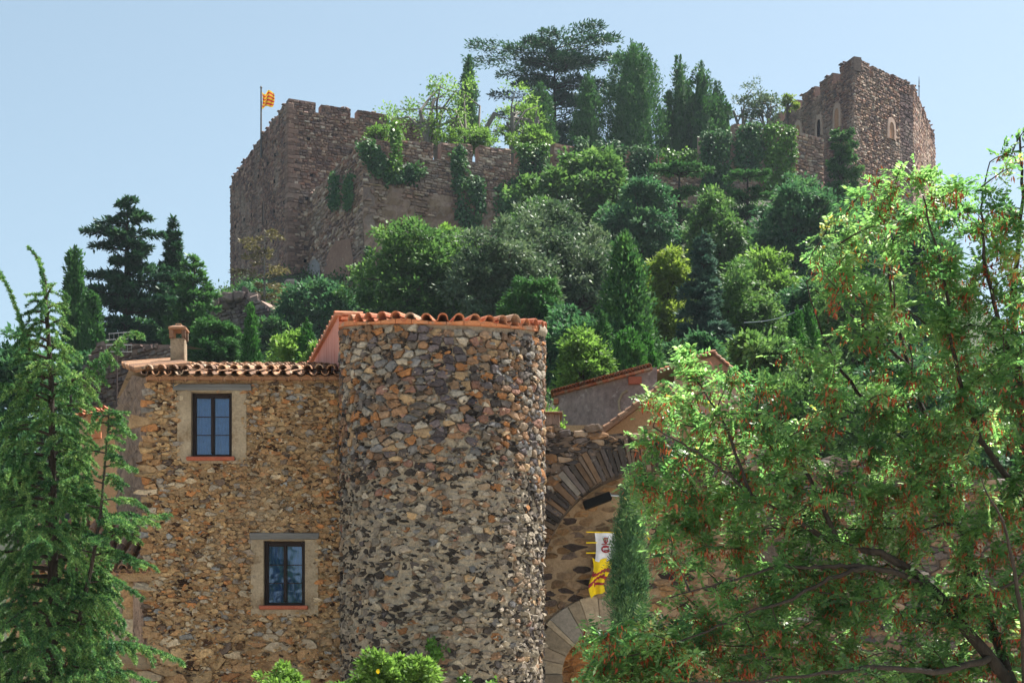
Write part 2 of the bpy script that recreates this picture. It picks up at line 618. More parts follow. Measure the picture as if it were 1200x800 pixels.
def chips(mb, n, box, mapf, colf, seed, smin=.012, smax=.05, asp=1.9, hmin=.004, hmax=.035, keep=None, mi=0):
    """small angular fragments in the mortar; dark ones stand in for shaded pits"""
    rg = np.random.default_rng(seed)
    u, v = rg.uniform(box[0], box[1], n), rg.uniform(box[2], box[3], n)
    if keep:
        ok = A([keep(a_, b_) for a_, b_ in zip(u, v)])
        u, v = u[ok], v[ok]
        n = len(u)
    k = 6
    r = smin + (smax - smin) * rg.random(n) ** 2
    an = (np.arange(k) * 2 * np.pi / k)[None] + rg.normal(0, .3, (n, k))
    rr = r[:, None] * rg.uniform(.6, 1.35, (n, k))
    rot = rg.normal(0, .35, n)[:, None]
    x, y = np.cos(an) * rr * asp, np.sin(an) * rr
    x, y = x * np.cos(rot) - y * np.sin(rot), x * np.sin(rot) + y * np.cos(rot)
    h = rg.uniform(hmin, hmax, n)
    tx, ty = rg.normal(0, .35, (2, n, 1))
    top = h[:, None] + (x * tx + y * ty) * .7
    U = np.concatenate([u[:, None] + x, u[:, None] + x * .8], 1)
    Vv = np.concatenate([v[:, None] + y, v[:, None] + y * .8], 1)
    D = np.concatenate([np.full((n, k), -.05), top], 1)
    P3 = mapf(U.ravel(), Vv.ravel(), D.ravel())
    i = np.arange(k)
    q = np.stack([i, (i + 1) % k, (i + 1) % k + k, i + k], 1)
    base = np.arange(n)[:, None, None] * 2 * k
    cols = A([colf(rg) for _ in range(n)])
    mb.add(P3, (base + q[None]).reshape(-1, 4), mi=mi, col=np.repeat(cols, k, 0))
    mb.add(P3, (np.arange(n)[:, None] * 2 * k + k + i[None]), mi=mi, col=cols)


def plane_map(O, U, N):
    O, U, N = A(O, float), A(U, float), A(N, float)
    Z = A([0, 0, 1.])
    return lambda u, v, d: O + np.multiply.outer(u, U) + np.multiply.outer(v, Z) + np.multiply.outer(np.broadcast_to(d, np.shape(u)), N)


def rubble(mb, u0, u1, v0, v1, mapf, ch, cw, h, pal, seed, mi=0, gap=.05, keep=None, d0=-.05, jit=.2):
    """coursed rubble for far walls: one rough block per stone, all at once"""
    rg = np.random.default_rng(seed)
    R = []
    v = v0
    while v < v1 - ch * .3:
        hh = min(ch * rg.uniform(.65, 1.35), v1 - v)
        ws = cw * rg.uniform(.5, 1.6, int((u1 - u0) / cw * 1.6) + 4)
        us = u0 + np.concatenate([[0], np.cumsum(ws)])
        us = us[us < u1 - cw * .25]
        us = np.append(us, u1)
        for a_, b_ in zip(us[:-1], us[1:]):
            R.append((a_, b_, v, v + hh))
        v += hh
    R = A(R)
    if not len(R):
        return
    if keep is not None:
        R = R[keep((R[:, 0] + R[:, 1]) / 2, (R[:, 2] + R[:, 3]) / 2)]
    n = len(R)
    w_, hh = R[:, 1] - R[:, 0], R[:, 3] - R[:, 2]
    cu, cv = (R[:, 0] + R[:, 1]) / 2, (R[:, 2] + R[:, 3]) / 2 + rg.normal(0, ch * .13, n)
    sg = A([[-1, -1], [1, -1], [1, 1], [-1, 1]])
    bu = cu[:, None] + sg[None, :, 0] * (w_ / 2 - gap * w_.clip(0, ch))[:, None] * (1 + rg.normal(0, jit, (n, 4)))
    bv = cv[:, None] + sg[None, :, 1] * (hh / 2 - gap * ch)[:, None] * (1 + rg.normal(0, jit, (n, 4)))
    bu = np.clip(bu, u0, u1)
    bv = np.clip(bv, v0, v1)
    tu = cu[:, None] + (bu - cu[:, None]) * .8
    tv = cv[:, None] + (bv - cv[:, None]) * .72
    td = h * (rg.uniform(.4, 1.3, (n, 1)) + rg.normal(0, .25, (n, 4)))
    U = np.concatenate([bu, tu], 1).ravel()
    V = np.concatenate([bv, tv], 1).ravel()
    D = np.concatenate([np.full((n, 4), d0), td], 1).ravel()
    vv = mapf(U, V, D)
    i = np.arange(n)[:, None, None] * 8
    q = A([[4, 5, 6, 7], [0, 1, 5, 4], [1, 2, 6, 5], [2, 3, 7, 6], [3, 0, 4, 7]])[None]
    f = (i + q).reshape(-1, 4)
    pal = A(pal)
    cc = pal[rg.integers(0, len(pal), n)] * rg.uniform(.65, 1.3, (n, 1))
    mb.add(vv, f, mi=mi, col=np.repeat(cc, 5, 0))


def sheet(mb, us, vs, mapf, holes=(), d=0., mi=0, col=(.3, .3, .3)):
    """wall face in one plane with rectangular openings"""
    us, vs = sorted(set(us)), sorted(set(vs))
    for a_, b_ in zip(us[:-1], us[1:]):
        for c_, e_ in zip(vs[:-1], vs[1:]):
            mu, mv = (a_ + b_) / 2, (c_ + e_) / 2
            if any(h[0] < mu < h[1] and h[2] < mv < h[3] for h in holes):
                continue
            mb.add(mapf(A([a_, b_, b_, a_]), A([c_, c_, e_, e_]), d), A([[0, 1, 2, 3]]), mi=mi, col=col)


def barrel(mb, p0, p1, up, r0, r1, convex=True, th=.016, n=6, **k):
    """one half-round tile from its outer end p0 to its upper end p1"""
    p0, p1, up = A(p0, float), A(p1, float), unit(A(up, float))
    ax = unit(p1 - p0)
    sd_ = unit(np.cross(ax, up))
    upn = np.cross(sd_, ax)
    ang = np.linspace(0, np.pi, n + 1)
    sg = 1 if convex else -1
    v = []
    for p, r in ((p0, r0), (p1, r1)):
        for rr in (r, r - th):
            v.append(p + np.cos(ang)[:, None] * sd_ * rr + sg * np.sin(ang)[:, None] * upn * rr)
    v = np.concatenate(v)
    m = n + 1
    i = np.arange(n)
    f = [np.stack([i, i + 1, i + 1 + 2 * m, i + 2 * m], 1), np.stack([i + m, i + 3 * m, i + 1 + 3 * m, i + 1 + m], 1),
         np.stack([i, i + m, i + 1 + m, i + 1], 1)]
    e1 = A([[0, 2 * m, 3 * m, m], [n, n + m, n + 3 * m, n + 2 * m]])
    mb.add(v, np.concatenate(f + [e1]), smooth=False, **k)


def tile_slope(mb, O, U, Sv, width, length, pitch=.24, row=.38, over=.06):
    """canal tiles on a slope: O eave corner, U along the eave, Sv unit vector up the slope"""
    O, U, Sv = A(O, float), unit(A(U, float)), unit(A(Sv, float))
    N = unit(np.cross(U, Sv))
    if N[2] < 0:
        N = -N
    nc = max(1, int(round(width / pitch)))
    pt = width / nc
    nr = max(1, int(math.ceil(length / row)))
    for i in range(nc + 1):
        for j in range(nr):
            s0, s1 = j * row - over * (1 if j else 1), min((j + 1) * row + .04, length)
            if i < nc:
                o = O + U * ((i + .5) * pt + rng.normal(0, .008)) + N * (.10 + rng.normal(0, .006))
                barrel(mb, o + Sv * (s0 - rng.uniform(0, .03)) + N * .012, o + Sv * s1, N, pt * .36, pt * .31, True)
            o = O + U * (i * pt + rng.normal(0, .008)) + N * .07
            barrel(mb, o + Sv * (s0 + .03), o + Sv * s1, N, pt * .34, pt * .30, False)


def pick(pal, wts):
    pal = A(pal)
    cw = np.cumsum(wts) / np.sum(wts)
    return lambda rg: pal[min(np.searchsorted(cw, rg.random()), len(pal) - 1)] * rg.uniform(.75, 1.25)


# ------------------------------------------------------------------ setting: the hill and street as one sheet
_px = A([-900, -300, -50, 60, 150, 270, 400, 550, 750, 950, 1080, 1200, 1500, 2100], float)
_rows = [(45, [780, 770, 740, 725, 720, 720, 720, 720, 720, 720, 720, 720, 720, 720]),
         (60, [870, 800, 690, 620, 600, 600, 600, 600, 600, 600, 600, 600, 640, 800]),
         (80, [900, 800, 660, 560, 500, 505, 510, 510, 510, 510, 520, 540, 620, 800]),
         (100, [900, 800, 640, 540, 440, 440, 440, 430, 430, 430, 440, 470, 600, 800]),
         (125, [900, 800, 640, 530, 420, 385, 378, 355, 345, 345, 370, 470, 640, 800]),
         (136, [900, 800, 640, 525, 415, 365, 340, 320, 300, 290, 330, 440, 610, 800]),
         (146, [900, 800, 640, 525, 412, 345, 330, 290, 260, 245, 300, 430, 600, 800]),
         (156, [900, 800, 640, 525, 412, 335, 290, 225, 225, 220, 275, 420, 590, 800]),
         (172, [900, 800, 660, 540, 430, 345, 290, 235, 230, 225, 275, 420, 590, 800]),
         (220, [900, 820, 720, 640, 540, 440, 400, 390, 390, 390, 400, 440, 560, 800]),
         (320, [900, 850, 800, 760, 720, 680, 660, 650, 650, 650, 660, 680, 720, 820])]


def ground_z(X, Y):
    px = CX + F * X / max(Y, 20)
    ys = [-1e9, 34, 36] + [r[0] for r in _rows] + [700]
    zs = [0, 0, .3] + [ZC + (HY - np.interp(px, _px, r[1])) * r[0] / F for r in _rows] + [0]
    return float(max(0, np.interp(Y, ys, zs)))


def build_ground():
    mb = MB()
    ys = np.concatenate([[-3000, -600, -150, -40, -10, 10, 20, 28, 31, 34, 36, 40, 45, 50], np.arange(56, 180, 4), [190, 205, 220, 260, 320, 450, 700, 1500, 4000]])
    us = np.concatenate([[-3000, -900, -300, -140], np.arange(-80, 81, 4), [140, 300, 900, 3000]])
    V = []
    r2 = np.random.default_rng(3)
    for y in ys:
        for x in us:
            z = ground_z(x, y)
            if z > 2:
                z += r2.normal(0, .35)
            V.append((x + r2.normal(0, .3), y, z))
    n = len(us)
    i = (np.arange(len(ys) - 1)[:, None] * n + np.arange(n - 1)[None]).ravel()
    mb.add(V, np.stack([i, i + 1, i + n + 1, i + n], 1), smooth=True)
    o = mb.build('ground', M_GROUND)
    o['kind'] = 'structure'
    mb = MB()
    mb.add([(-45, -45, .012), (45, -45, .012), (45, 31, .012), (-45, 31, .012)], A([[0, 1, 2, 3]]))  # unseen pale sheet, added to bounce sunlight onto the shaded facades
    o = mb.build('bounce_ground', M_BOUNCE)
    o['kind'] = 'structure'


build_ground()

# ------------------------------------------------------------------ round tower
TC, TR = A([-1.353, 33.2]), 1.96
tower_col = pick([(.26, .15, .085), (.21, .13, .085), (.33, .15, .06), (.30, .27, .23), (.13, .11, .115), (.085, .07, .065), (.40, .34, .27), (.19, .18, .18), (.25, .135, .10), (.38, .26, .15)],
                 [3, 3, 2.2, 1.8, 1.6, 1.5, 1.2, 1.2, 1.4, 1.6])
tower_dull = pick([(.25, .185, .13), (.20, .165, .135), (.29, .185, .115), (.13, .11, .10), (.26, .225, .185), (.16, .155, .155)], [3, 3, 2, 2, 2, 1])
tower_grey = pick([(.37, .31, .235), (.32, .27, .215), (.40, .34, .26), (.29, .24, .19)], [1, 1, 1, 1])


def cyl(u, v, d):
    a_ = np.asarray(u) / TR
    r = TR + np.asarray(d)
    return np.stack(np.broadcast_arrays(TC[0] + r * np.sin(a_), TC[1] - r * np.cos(a_), np.asarray(v, float)), -1)


def tower_top(u):
    return 9.72 + .19 * (1 - math.cos(u / TR)) * TR - .05 * math.sin(u / TR)


def tz(py):
    return ZC + (HY - py) * 31.5 / F


def build_tower():
    t = thing('round_tower', 'round rubble stone tower with scalloped red tile rim beside the two-window house', 'tower', (TC[0], TC[1], 0))
    mb = MB()
    us = np.concatenate([np.linspace(-np.pi * TR, -3.3, 30)[:-1], np.linspace(-3.3, 3.3, 300), np.linspace(3.3, np.pi * TR, 30)[1:]])
    vs = np.concatenate([[0, .8], np.linspace(1.6, 10.2, 380)])
    r2 = np.random.default_rng(14)
    UU, VV = np.meshgrid(us, vs)
    top = np.vectorize(tower_top)(us)
    VV = np.minimum(VV, top[None] + .02)
    dsp = r2.normal(0, 1, UU.shape)
    for _ in range(2):
        dsp[1:-1, 1:-1] = (dsp[1:-1, 1:-1] * 2 + dsp[:-2, 1:-1] + dsp[2:, 1:-1] + dsp[1:-1, :-2] + dsp[1:-1, 2:]) / 6
    wav = np.sin(UU * 7 + np.sin(VV * 5) * 2) * np.sin(VV * 9 + np.sin(UU * 6) * 2)
    lowm = 1 / (1 + np.exp(-(tz(540) + .35 * np.sin(UU * 1.7) - VV) / .22))
    D = -.03 + .014 * dsp + lowm * (.012 + .022 * wav + .012 * dsp)
    V = cyl(UU, VV, D).reshape(-1, 3)
    n = len(us)
    i = (np.arange(len(vs) - 1)[:, None] * n + np.arange(n - 1)[None]).ravel()
    mb.add(V, np.stack([i, i + 1, i + n + 1, i + n], 1), mi=1)

    def lower(v, u):      # 0 in the upper, proud-stone masonry; 1 in the smeared lower masonry
        return 1 / (1 + math.exp(-(tz(540) + .35 * math.sin(u * 1.7) - v) / .22))

    def rf(u, v, z):
        lo_ = lower(v, u)
        big = .085 + .17 * z ** 3
        small = .075 + .15 * z ** 4
        return big * (1 - lo_) + small * lo_

    def style(u, v, rg):
        lo_ = lower(v, u)
        if v > tower_top(u) - .05:
            return None
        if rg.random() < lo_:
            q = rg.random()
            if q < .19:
                return (rg.uniform(.015, .03), rg.uniform(-.008, .006), A([.05, .04, .034]) * rg.uniform(.5, 1.5), 0, .05)  # shade of hollows put into the pad colour, nothing is cut
            if q < .52:
                return None
            if q < .64:
                return (rg.uniform(.0, .02), rg.uniform(.006, .03), tower_grey(rg) * rg.uniform(.7, 1.05), 0, .15)
            return (rg.uniform(.010, .03), rg.uniform(.0, .035), tower_dull(rg) if q < .86 else tower_col(rg), 0, .2)
        if rg.random() < .06:
            return (.01, rg.uniform(-.02, .0), A([.045, .036, .034]) * rg.uniform(.5, 1.5), 0, .1)
        st = math.exp(-((u - .05) / .45) ** 2) * (v > tz(520))
        if rg.random() < .6 * st:
            return (rg.uniform(.006, .016), rg.uniform(.02, .06), A([.095, .078, .085]) * rg.uniform(.6, 1.6), 0, .2)
        return (rg.uniform(.008, .02), rg.uniform(.02, .06), tower_col(rg) if rg.random() < .75 else tower_dull(rg), 0, .16)
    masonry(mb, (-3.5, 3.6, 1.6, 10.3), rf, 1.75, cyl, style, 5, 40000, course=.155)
    chip_c = lambda rg: (tower_col(rg) if rg.random() < .45 else tower_dull(rg)) if rg.random() < .7 else A([.05, .04, .033]) * rg.uniform(.5, 1.4)  # the dark share is coloured as shaded pits
    chips(mb, 2600, (-3.2, 3.2, tz(560), 9.9), cyl, chip_c, 6, .012, .055, 2.0, .0, .05, keep=lambda u, v: v < tower_top(u) - .08)
    chips(mb, 1500, (-3.2, 3.2, 1.8, tz(545)), cyl, lambda rg: A([.04, .032, .027]) * rg.uniform(.5, 1.6), 7, .015, .05, 2.6, .0, .03)  # dark flakes painted as shaded hollows in the mortar
    chips(mb, 1300, (-3.2, 3.2, 1.8, tz(540)), cyl, lambda rg: tower_grey(rg) * rg.uniform(.6, 1.1), 8, .02, .06, 2.1, .01, .045)
    mb.build('wall', [M_STONE, M_MORTAR_TOWER], t)
    # rim: flat terracotta course, then radial half-round tiles
    rim = MB()
    na = 150
    for k in range(na):
        u0, u1 = (-2.0 + 4.0 * k / na) * TR, (-2.0 + 4.0 * (k + 1) / na) * TR
        if k % 6 == 5:
            u1 -= .012
        z0 = .5 * (tower_top(u0) + tower_top(u1))
        th = .062 + .025 * math.sin(k * .23) + (.03 if k > 118 else 0)
        c = []
        for d, z in ((-.3, z0), (.055, z0), (.055, z0 + th), (-.3, z0 + th)):
            c += [cyl(u0, z, d), cyl(u1, z, d)]
        rim.add(c, A([[0, 1, 3, 2], [2, 3, 5, 4], [4, 5, 7, 6], [0, 2, 4, 6], [1, 7, 5, 3]]))
    rim.build('terracotta_course', M_TERRA, t)
    tl = MB()
    step = .283 / TR
    for k in range(-7, 10):
        a_ = (k + .3) * step
        z0 = tower_top(a_ * TR) + .10
        out = A([math.sin(a_), -math.cos(a_), 0])
        big = 1.0 + (.35 if k == 5 else 0) + rng.normal(0, .05)
        p0 = A([TC[0], TC[1], z0]) + out * (TR + .10)
        p1 = A([TC[0], TC[1], z0 + .10]) + out * (TR - .75)
        barrel(tl, p0 + rng.normal(0, .012, 3), p1, (0, 0, 1), .104 * big, .08, True, th=.022, n=8)
        a2 = (k + .8) * step
        o2 = A([math.sin(a2), -math.cos(a2), 0])
        z2 = tower_top(a2 * TR) + .105
        barrel(tl, A([TC[0], TC[1], z2]) + o2 * (TR + .07), A([TC[0], TC[1], z2 + .1]) + o2 * (TR - .75), (0, 0, 1), .07, .05, False)
    tl.build('rim_tile', M_TILE_RED, t)
    # roof surface inside the rim
    rf_ = MB()
    an = np.linspace(0, 2 * np.pi, 49)[:-1]
    V = [A([TC[0], TC[1] + .1, 10.30])]
    for x in an:
        V.append(cyl(x * TR, min(tower_top(x * TR), 10.35) + .09, -.12))
    rf_.add(V, [[0, i + 1, (i + 1) % 48 + 1] for i in range(48)])
    rf_.build('roof', M_TILE_OLD, t)
    # mortared shoulder at the right end of the rim
    sh = MB()
    pts, rad = [], []
    for k in range(10):
        a_ = math.radians(66 + k * 9)
        pts.append(cyl(a_ * TR, tower_top(a_ * TR) + .06 - .012 * k, -.04))
        rad.append(.14 + .02 * math.sin(k * 1.7))
    sh.tube(pts, rad, n=8)
    sh.build('mortar_edge', M_MORTAR_TOWER, t)
    # rear wing with the pink gable wall going back on the left
    a_, b_ = P(397, 369, 33.3), P(362, 432, 37.4)
    wg = MB()
    z0 = 8.6
    w0, w1 = A([a_[0], a_[1], z0]), A([b_[0], b_[1], z0])
    zt0, zt1 = a_[2] - .02, b_[2] - .02
    nrm = unit(np.cross(b_ - a_, (0, 0, 1)))
    wg.add([w0, w1, [b_[0], b_[1], zt1], [a_[0], a_[1], zt0]], A([[0, 1, 2, 3]]))
    wg.add([w1, [.2, 37.4, z0], [.2, 37.4, zt1 - .6], [b_[0], b_[1], zt1]], A([[0, 1, 2, 3]]))
    wg.build('pink_wall', M_PINK, t)
    vt = MB()
    ax = unit(A([b_[0] - a_[0], b_[1] - a_[1], 0]))
    side = A([-ax[1], ax[0], 0])
    if side[0] > 0:
        side = -side
    c = (a_ + b_) / 2
    Lh = np.linalg.norm(b_ - a_) / 2
    vt.box(c + A([0, 0, .02]), (Lh, .07, .035), U=unit(b_ - a_), V=side, W=unit(np.cross(side, unit(b_ - a_))))
    for k in range(12):
        p = a_ + (b_ - a_) * (k + .5) / 12
        barrel(vt, p + side * .06 + A([0, 0, .03]), p - side * .5 + A([0, 0, .06]), (0, 0, 1), .10, .09, True)
    vt.build('verge_tile', M_TILE_RED, t)
    return t


build_tower()

# ------------------------------------------------------------------ stone house with two windows
HYF = 33.1
hs = F / HYF


def hx(px):
    return (px - CX) / hs


def hz(py):
    return ZC + (HY - py) / hs


house_col = pick([(.40, .24, .12), (.45, .295, .15), (.33, .185, .085), (.44, .195, .075), (.40, .33, .25), (.26, .225, .195), (.49, .39, .27), (.15, .105, .08), (.28, .275, .27)],
                 [4, 4, 3, 2.4, 2.2, 1, 2.2, 1.1, .7])


def build_house():
    t = thing('stone_house', 'ochre rubble house with two brown casement windows under weathered tile eaves', 'house', (-5, 34, 0))
    fm = plane_map((0, HYF, 0), (1, 0, 0), (0, -1, 0))
    x0, x1, zt = hx(172), -3.24, hz(443)
    wins = [(hx(224), hx(272), hz(535), hz(459)), (hx(309), hx(357.6), hz(709), hz(633))]
    surs = [(hx(208), hx(289), hz(543), hz(458)), (hx(294), hx(373), hz(721), hz(632))]
    lint = [(hx(203), hx(295), hz(458), hz(450.5)), (hx(293), hx(374), hz(632), hz(624))]
    mb = MB()
    us = [x0, x1] + [v for w_ in wins for v in w_[:2]] + list(np.linspace(x0, x1, 24))
    vs = [0, zt] + [v for w_ in wins for v in w_[2:]] + list(np.linspace(0, zt, 50))
    sheet(mb, us, vs, fm, wins, d=-.012, mi=1)

    def keep(u, v):
        for s_ in surs + lint:
            ej = .045 + .03 * math.sin(v * 17 + u * 5)
            if s_[0] + ej < u < s_[1] - ej and s_[2] + ej < v < s_[3] + .01:
                return False
        return u < x1 - .02 and v < zt - .1

    def rf(u, v, z):
        if v < hz(745):
            return .13 + .16 * z
        return .06 + .15 * z ** 6 if z < .965 else .24

    def style(u, v, rg):
        q = rg.random()
        big = v < hz(745)
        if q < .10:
            return (.006, rg.uniform(-.02, -.005), A([.06, .03, .016]) * rg.uniform(.6, 1.5), 0, .1)  # dark pad coloured with the shade of a pit
        if q < .28 and not big:
            return (-.008, rg.uniform(.004, .015), A([.36, .23, .115]) * rg.uniform(.8, 1.15), 1, .12)
        return (rg.uniform(.002, .012), rg.uniform(.012, .04), house_col(rg), 0, .3)
    masonry(mb, (x0 + .02, x1 + .1, 1.9, zt), rf, 2.1, fm, style, 21, 60000, keep, course=.115)
    hc = lambda rg: house_col(rg) if rg.random() < .68 else A([.055, .028, .015]) * rg.uniform(.5, 1.7)  # dark chips carry the shade of small pits as colour
    chips(mb, 7500, (x0 + .05, x1, 1.9, zt - .12), fm, hc, 22, .008, .038, 2.1, .0, .045, keep=keep)
    chips(mb, 2200, (x0 + .05, x1, 1.9, zt - .12), fm, lambda rg: A([.38, .25, .125]) * rg.uniform(.75, 1.2), 23, .015, .06, 1.9, .01, .04, keep=keep)
    # quoin edge and side wall behind it
    A_, B_, C_ = A([x0, HYF]), A([hx(172) - .99, 36.3]), A([(137 - CX) * 37.6 / F, 37.6])
    zB, zC = P(0, 434, 36.3)[2] - .10, P(0, 466, 37.6)[2] - .1
    zA = zt
    r2 = np.random.default_rng(8)
    pts = []
    nseg = 26
    path = [A_ + (B_ - A_) * k / nseg for k in range(nseg)] + [B_ + (C_ - B_) * k / 8 for k in range(9)]
    zz = [zA + (zB - zA) * k / nseg for k in range(nseg)] + [zB + (zC - zB) * k / 8 for k in range(9)]
    nl = 110
    V = []
    for p, z in zip(path, zz):
        for k in range(nl):
            j = 0 if (p is path[0] or k == nl - 1) else r2.normal(0, .045)
            V.append((p[0] + j, p[1], z * k / (nl - 1)))
    i = (np.arange(len(path) - 1)[:, None] * nl + np.arange(nl - 1)[None]).ravel()
    mb.add(V, np.stack([i, i + nl, i + nl + 1, i + 1], 1), mi=2, smooth=True)
    mb.box(((C_[0] + 1) / 2, 37.7, 4.2), (abs(C_[0] - 1) / 2, .08, 4.2), mi=1)
    mb.build('wall', [M_STONE_OCHRE, M_MORTAR_HOUSE, M_OLD_PLASTER], t)
    # windows
    for w_, s_, l_ in zip(wins, surs, lint):
        fr = MB()
        yr = HYF + .16
        cx_, cz_ = (w_[0] + w_[1]) / 2, (w_[2] + w_[3]) / 2
        hw, hh = (w_[1] - w_[0]) / 2, (w_[3] - w_[2]) / 2
        fr.bevbox((w_[0] + .04, yr, cz_), (.04, .04, hh))
        fr.bevbox((w_[1] - .04, yr, cz_), (.04, .04, hh))
        fr.bevbox((cx_, yr, w_[3] - .05), (hw - .08, .038, .045))
        fr.bevbox((cx_, yr, w_[2] + .035), (hw - .08, .038, .035))
        fr.bevbox((cx_, yr - .012, cz_), (.032, .05, hh - .08))
        win = fr.build('window', M_FRAME, t)
        for sgn in (-1, 1):
            pn = MB()
            xa = cx_ + sgn * (hw - .08 + .032) / 2
            pn.box((xa, yr + .006, cz_), ((hw - .112) / 2 + .003, .006, hh - .07))
            pn.build('pane', M_GLASS, win)
            for f in (.34, .67):
                bar = MB()
                bar.box((xa, yr - .006, w_[2] + .08 + (2 * hh - .18) * f), ((hw - .112) / 2, .008, .007))
                bar.build('glazing_bar', M_FRAME, win)
        rv = MB()      # stucco surround with the reveals of the opening
        for a_, b_, c_, e_ in ((s_[0], w_[0], s_[2], s_[3]), (w_[1], s_[1], s_[2], s_[3]), (w_[0], w_[1], w_[3], s_[3] + .002), (w_[0], w_[1], s_[2], w_[2] - .002)):
            if e_ - c_ < .01:
                continue
            nx_, nz_ = max(2, int((b_ - a_) / .05)), max(2, int((e_ - c_) / .05))
            uu, vv = np.meshgrid(np.linspace(a_, b_, nx_), np.linspace(c_, e_, nz_))
            jj = rng.normal(0, .004, uu.shape)
            Vt = np.stack([uu, HYF - .028 + jj, vv], -1).reshape(-1, 3)
            ii = (np.arange(nz_ - 1)[:, None] * nx_ + np.arange(nx_ - 1)[None]).ravel()
            rv.add(Vt, np.stack([ii, ii + 1, ii + nx_ + 1, ii + nx_], 1), smooth=True)
        ya, yb = HYF - .028, yr + .05
        for q in ([(w_[0], ya, w_[2]), (w_[0], yb, w_[2]), (w_[0], yb, w_[3]), (w_[0], ya, w_[3])],
                  [(w_[1], ya, w_[2]), (w_[1], ya, w_[3]), (w_[1], yb, w_[3]), (w_[1], yb, w_[2])],
                  [(w_[0], ya, w_[3]), (w_[0], yb, w_[3]), (w_[1], yb, w_[3]), (w_[1], ya, w_[3])],
                  [(w_[0], ya, w_[2]), (w_[1], ya, w_[2]), (w_[1], yb, w_[2]), (w_[0], yb, w_[2])]):
            rv.add(q, A([[0, 1, 2, 3]]))
        for a_, b_, c_, e_ in ((s_[0], s_[1], s_[2], s_[2]), ):
            pass
        rv.build('surround', M_STUCCO, win)
        sl_ = MB()
        sl_.bevbox((cx_ - .01, HYF - .02, w_[2] - .045), (hw + .07, .085, .036), b=.012)
        sl_.build('sill', M_SILL, win)
        li = MB()
        li.bevbox(((l_[0] + l_[1]) / 2, HYF + .005, (l_[2] + l_[3]) / 2), ((l_[1] - l_[0]) / 2, .06, (l_[3] - l_[2]) / 2), b=.01, jit=.006)
        li.build('lintel', M_WOODG, win)
        for sgn in (-1, 1):
            cu = MB()
            xs_ = np.linspace(cx_ + sgn * .03, cx_ + sgn * (hw - .02), 26)
            V = []
            for z_ in (cz_ - hh + .02, cz_, cz_ + hh * .93):
                V += [(x_, yr + .11 + .022 * math.sin(i_ * 1.25 + sgn) + .01 * math.sin(i_ * .5), z_) for i_, x_ in enumerate(xs_)]
            ii = (np.arange(2)[:, None] * 26 + np.arange(25)[None]).ravel()
            cu.add(V, np.stack([ii, ii + 1, ii + 27, ii + 26], 1), smooth=True)
            cu.build('curtain', M_CURTAIN, win)
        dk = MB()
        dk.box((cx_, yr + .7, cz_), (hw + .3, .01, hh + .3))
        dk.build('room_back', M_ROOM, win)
    # roof
    rf_ = MB()
    e0 = A([hx(171), HYF - .22, hz(442)])
    rz = P(0, 434, 36.3)[2]
    slope = unit(A([-.99 * 0, 36.3 - e0[1], rz - e0[2]]))
    L = np.linalg.norm([36.3 - e0[1], rz - e0[2]])
    tile_slope(rf_, e0, (1, 0, 0), slope, x1 - e0[0] + .35, L, pitch=.23, row=.40)
    # the left part of the slope, over the splayed side wall: tiles laid with their ends to the side
    q0 = A([x0 - .02, HYF - .20, hz(442) + .03])
    q1 = A([B_[0] - .06, 36.3, rz + .05])
    dv = unit(q1 - q0)
    for k in range(15):
        p = q0 + (q1 - q0) * (k + .5) / 15
        out = unit(A([-1., -.12, -.12]))
        barrel(rf_, p + out * .16 + A([0, 0, .05]), p - out * .9 + A([0, 0, .05]), (0, 0, 1), .115, .1, True)
    rf_.add([q0, q1, [x1, 36.3, rz - .0], [x1, HYF - .2, hz(442) + .0]], A([[0, 1, 2, 3]]))
    rf_.add([q1, [C_[0], C_[1], zC + .1], [x1, 37.7, zC - .1], [x1, 36.3, rz]], A([[0, 1, 2, 3]]))
    roof = rf_.build('roof', M_TILE_OLD, t)
    # second course of tile ends tucked under the eave
    ev = MB()
    nE = 15
    for k in range(nE):
        xx = x0 + .12 + (x1 - x0 - .1) * k / nE
        barrel(ev, (xx, HYF - .11, hz(447.5)), (xx, HYF + .1, hz(447.0)), (0, 0, 1), .115, .105, True)
    ev.box(((x0 + x1) / 2, HYF + .04, hz(444)), ((x1 - x0) / 2, .14, .028))
    ev.build('eave_course', M_TILE_OLD, t)
    # chimney
    Yc = 34.6
    k = F / Yc
    cx_ = (209.5 - CX) / k
    zf = lambda py: ZC + (HY - py) / k
    ch = MB()
    ch.bevbox((cx_, Yc, (zf(398) + zf(436)) / 2), (8.2 / k, .15, (zf(398) - zf(436)) / 2), b=.012, jit=.003)
    chim = ch.build('chimney', M_STUCCO, roof)
    cp = MB()
    for sx in (-1, 1):
        for sy in (-1, 1):
            cp.bevbox((cx_ + sx * 7.3 / k, Yc + sy * .12, (zf(398) + zf(388)) / 2), (2.4 / k, .04, (zf(388) - zf(398)) / 2), b=.006, jit=.004)
    cp.bevbox((cx_, Yc, zf(386.6)), (10.4 / k, .19, 1.6 / k), b=.01)
    v = []
    for z, r in ((zf(385), 1.0), (zf(382.5), .55)):
        v += [(cx_ + sx * r * 9.5 / k, Yc + sy * r * .17, z) for sx, sy in ((-1, -1), (1, -1), (1, 1), (-1, 1))]
    cp.add(v, [[0, 1, 5, 4], [1, 2, 6, 5], [2, 3, 7, 6], [3, 0, 4, 7], [4, 5, 6, 7]])
    cp.bevbox((cx_, Yc, zf(381.2)), (3.5 / k, .06, 1.4 / k), b=.008)
    cp.build('chimney_cap', M_TILE_OLD, roof)
    # aerial on its own mast behind the side wall
    Ya = 37.9
    k = F / Ya
    pa = lambda px, py, dy=0: P(px, py, Ya + dy)
    m_ = thing('tv_aerial', 'thin grey television aerial on a dark mast at the left edge of the tiled roof', 'aerial', pa(137, 480))
    ms = MB()
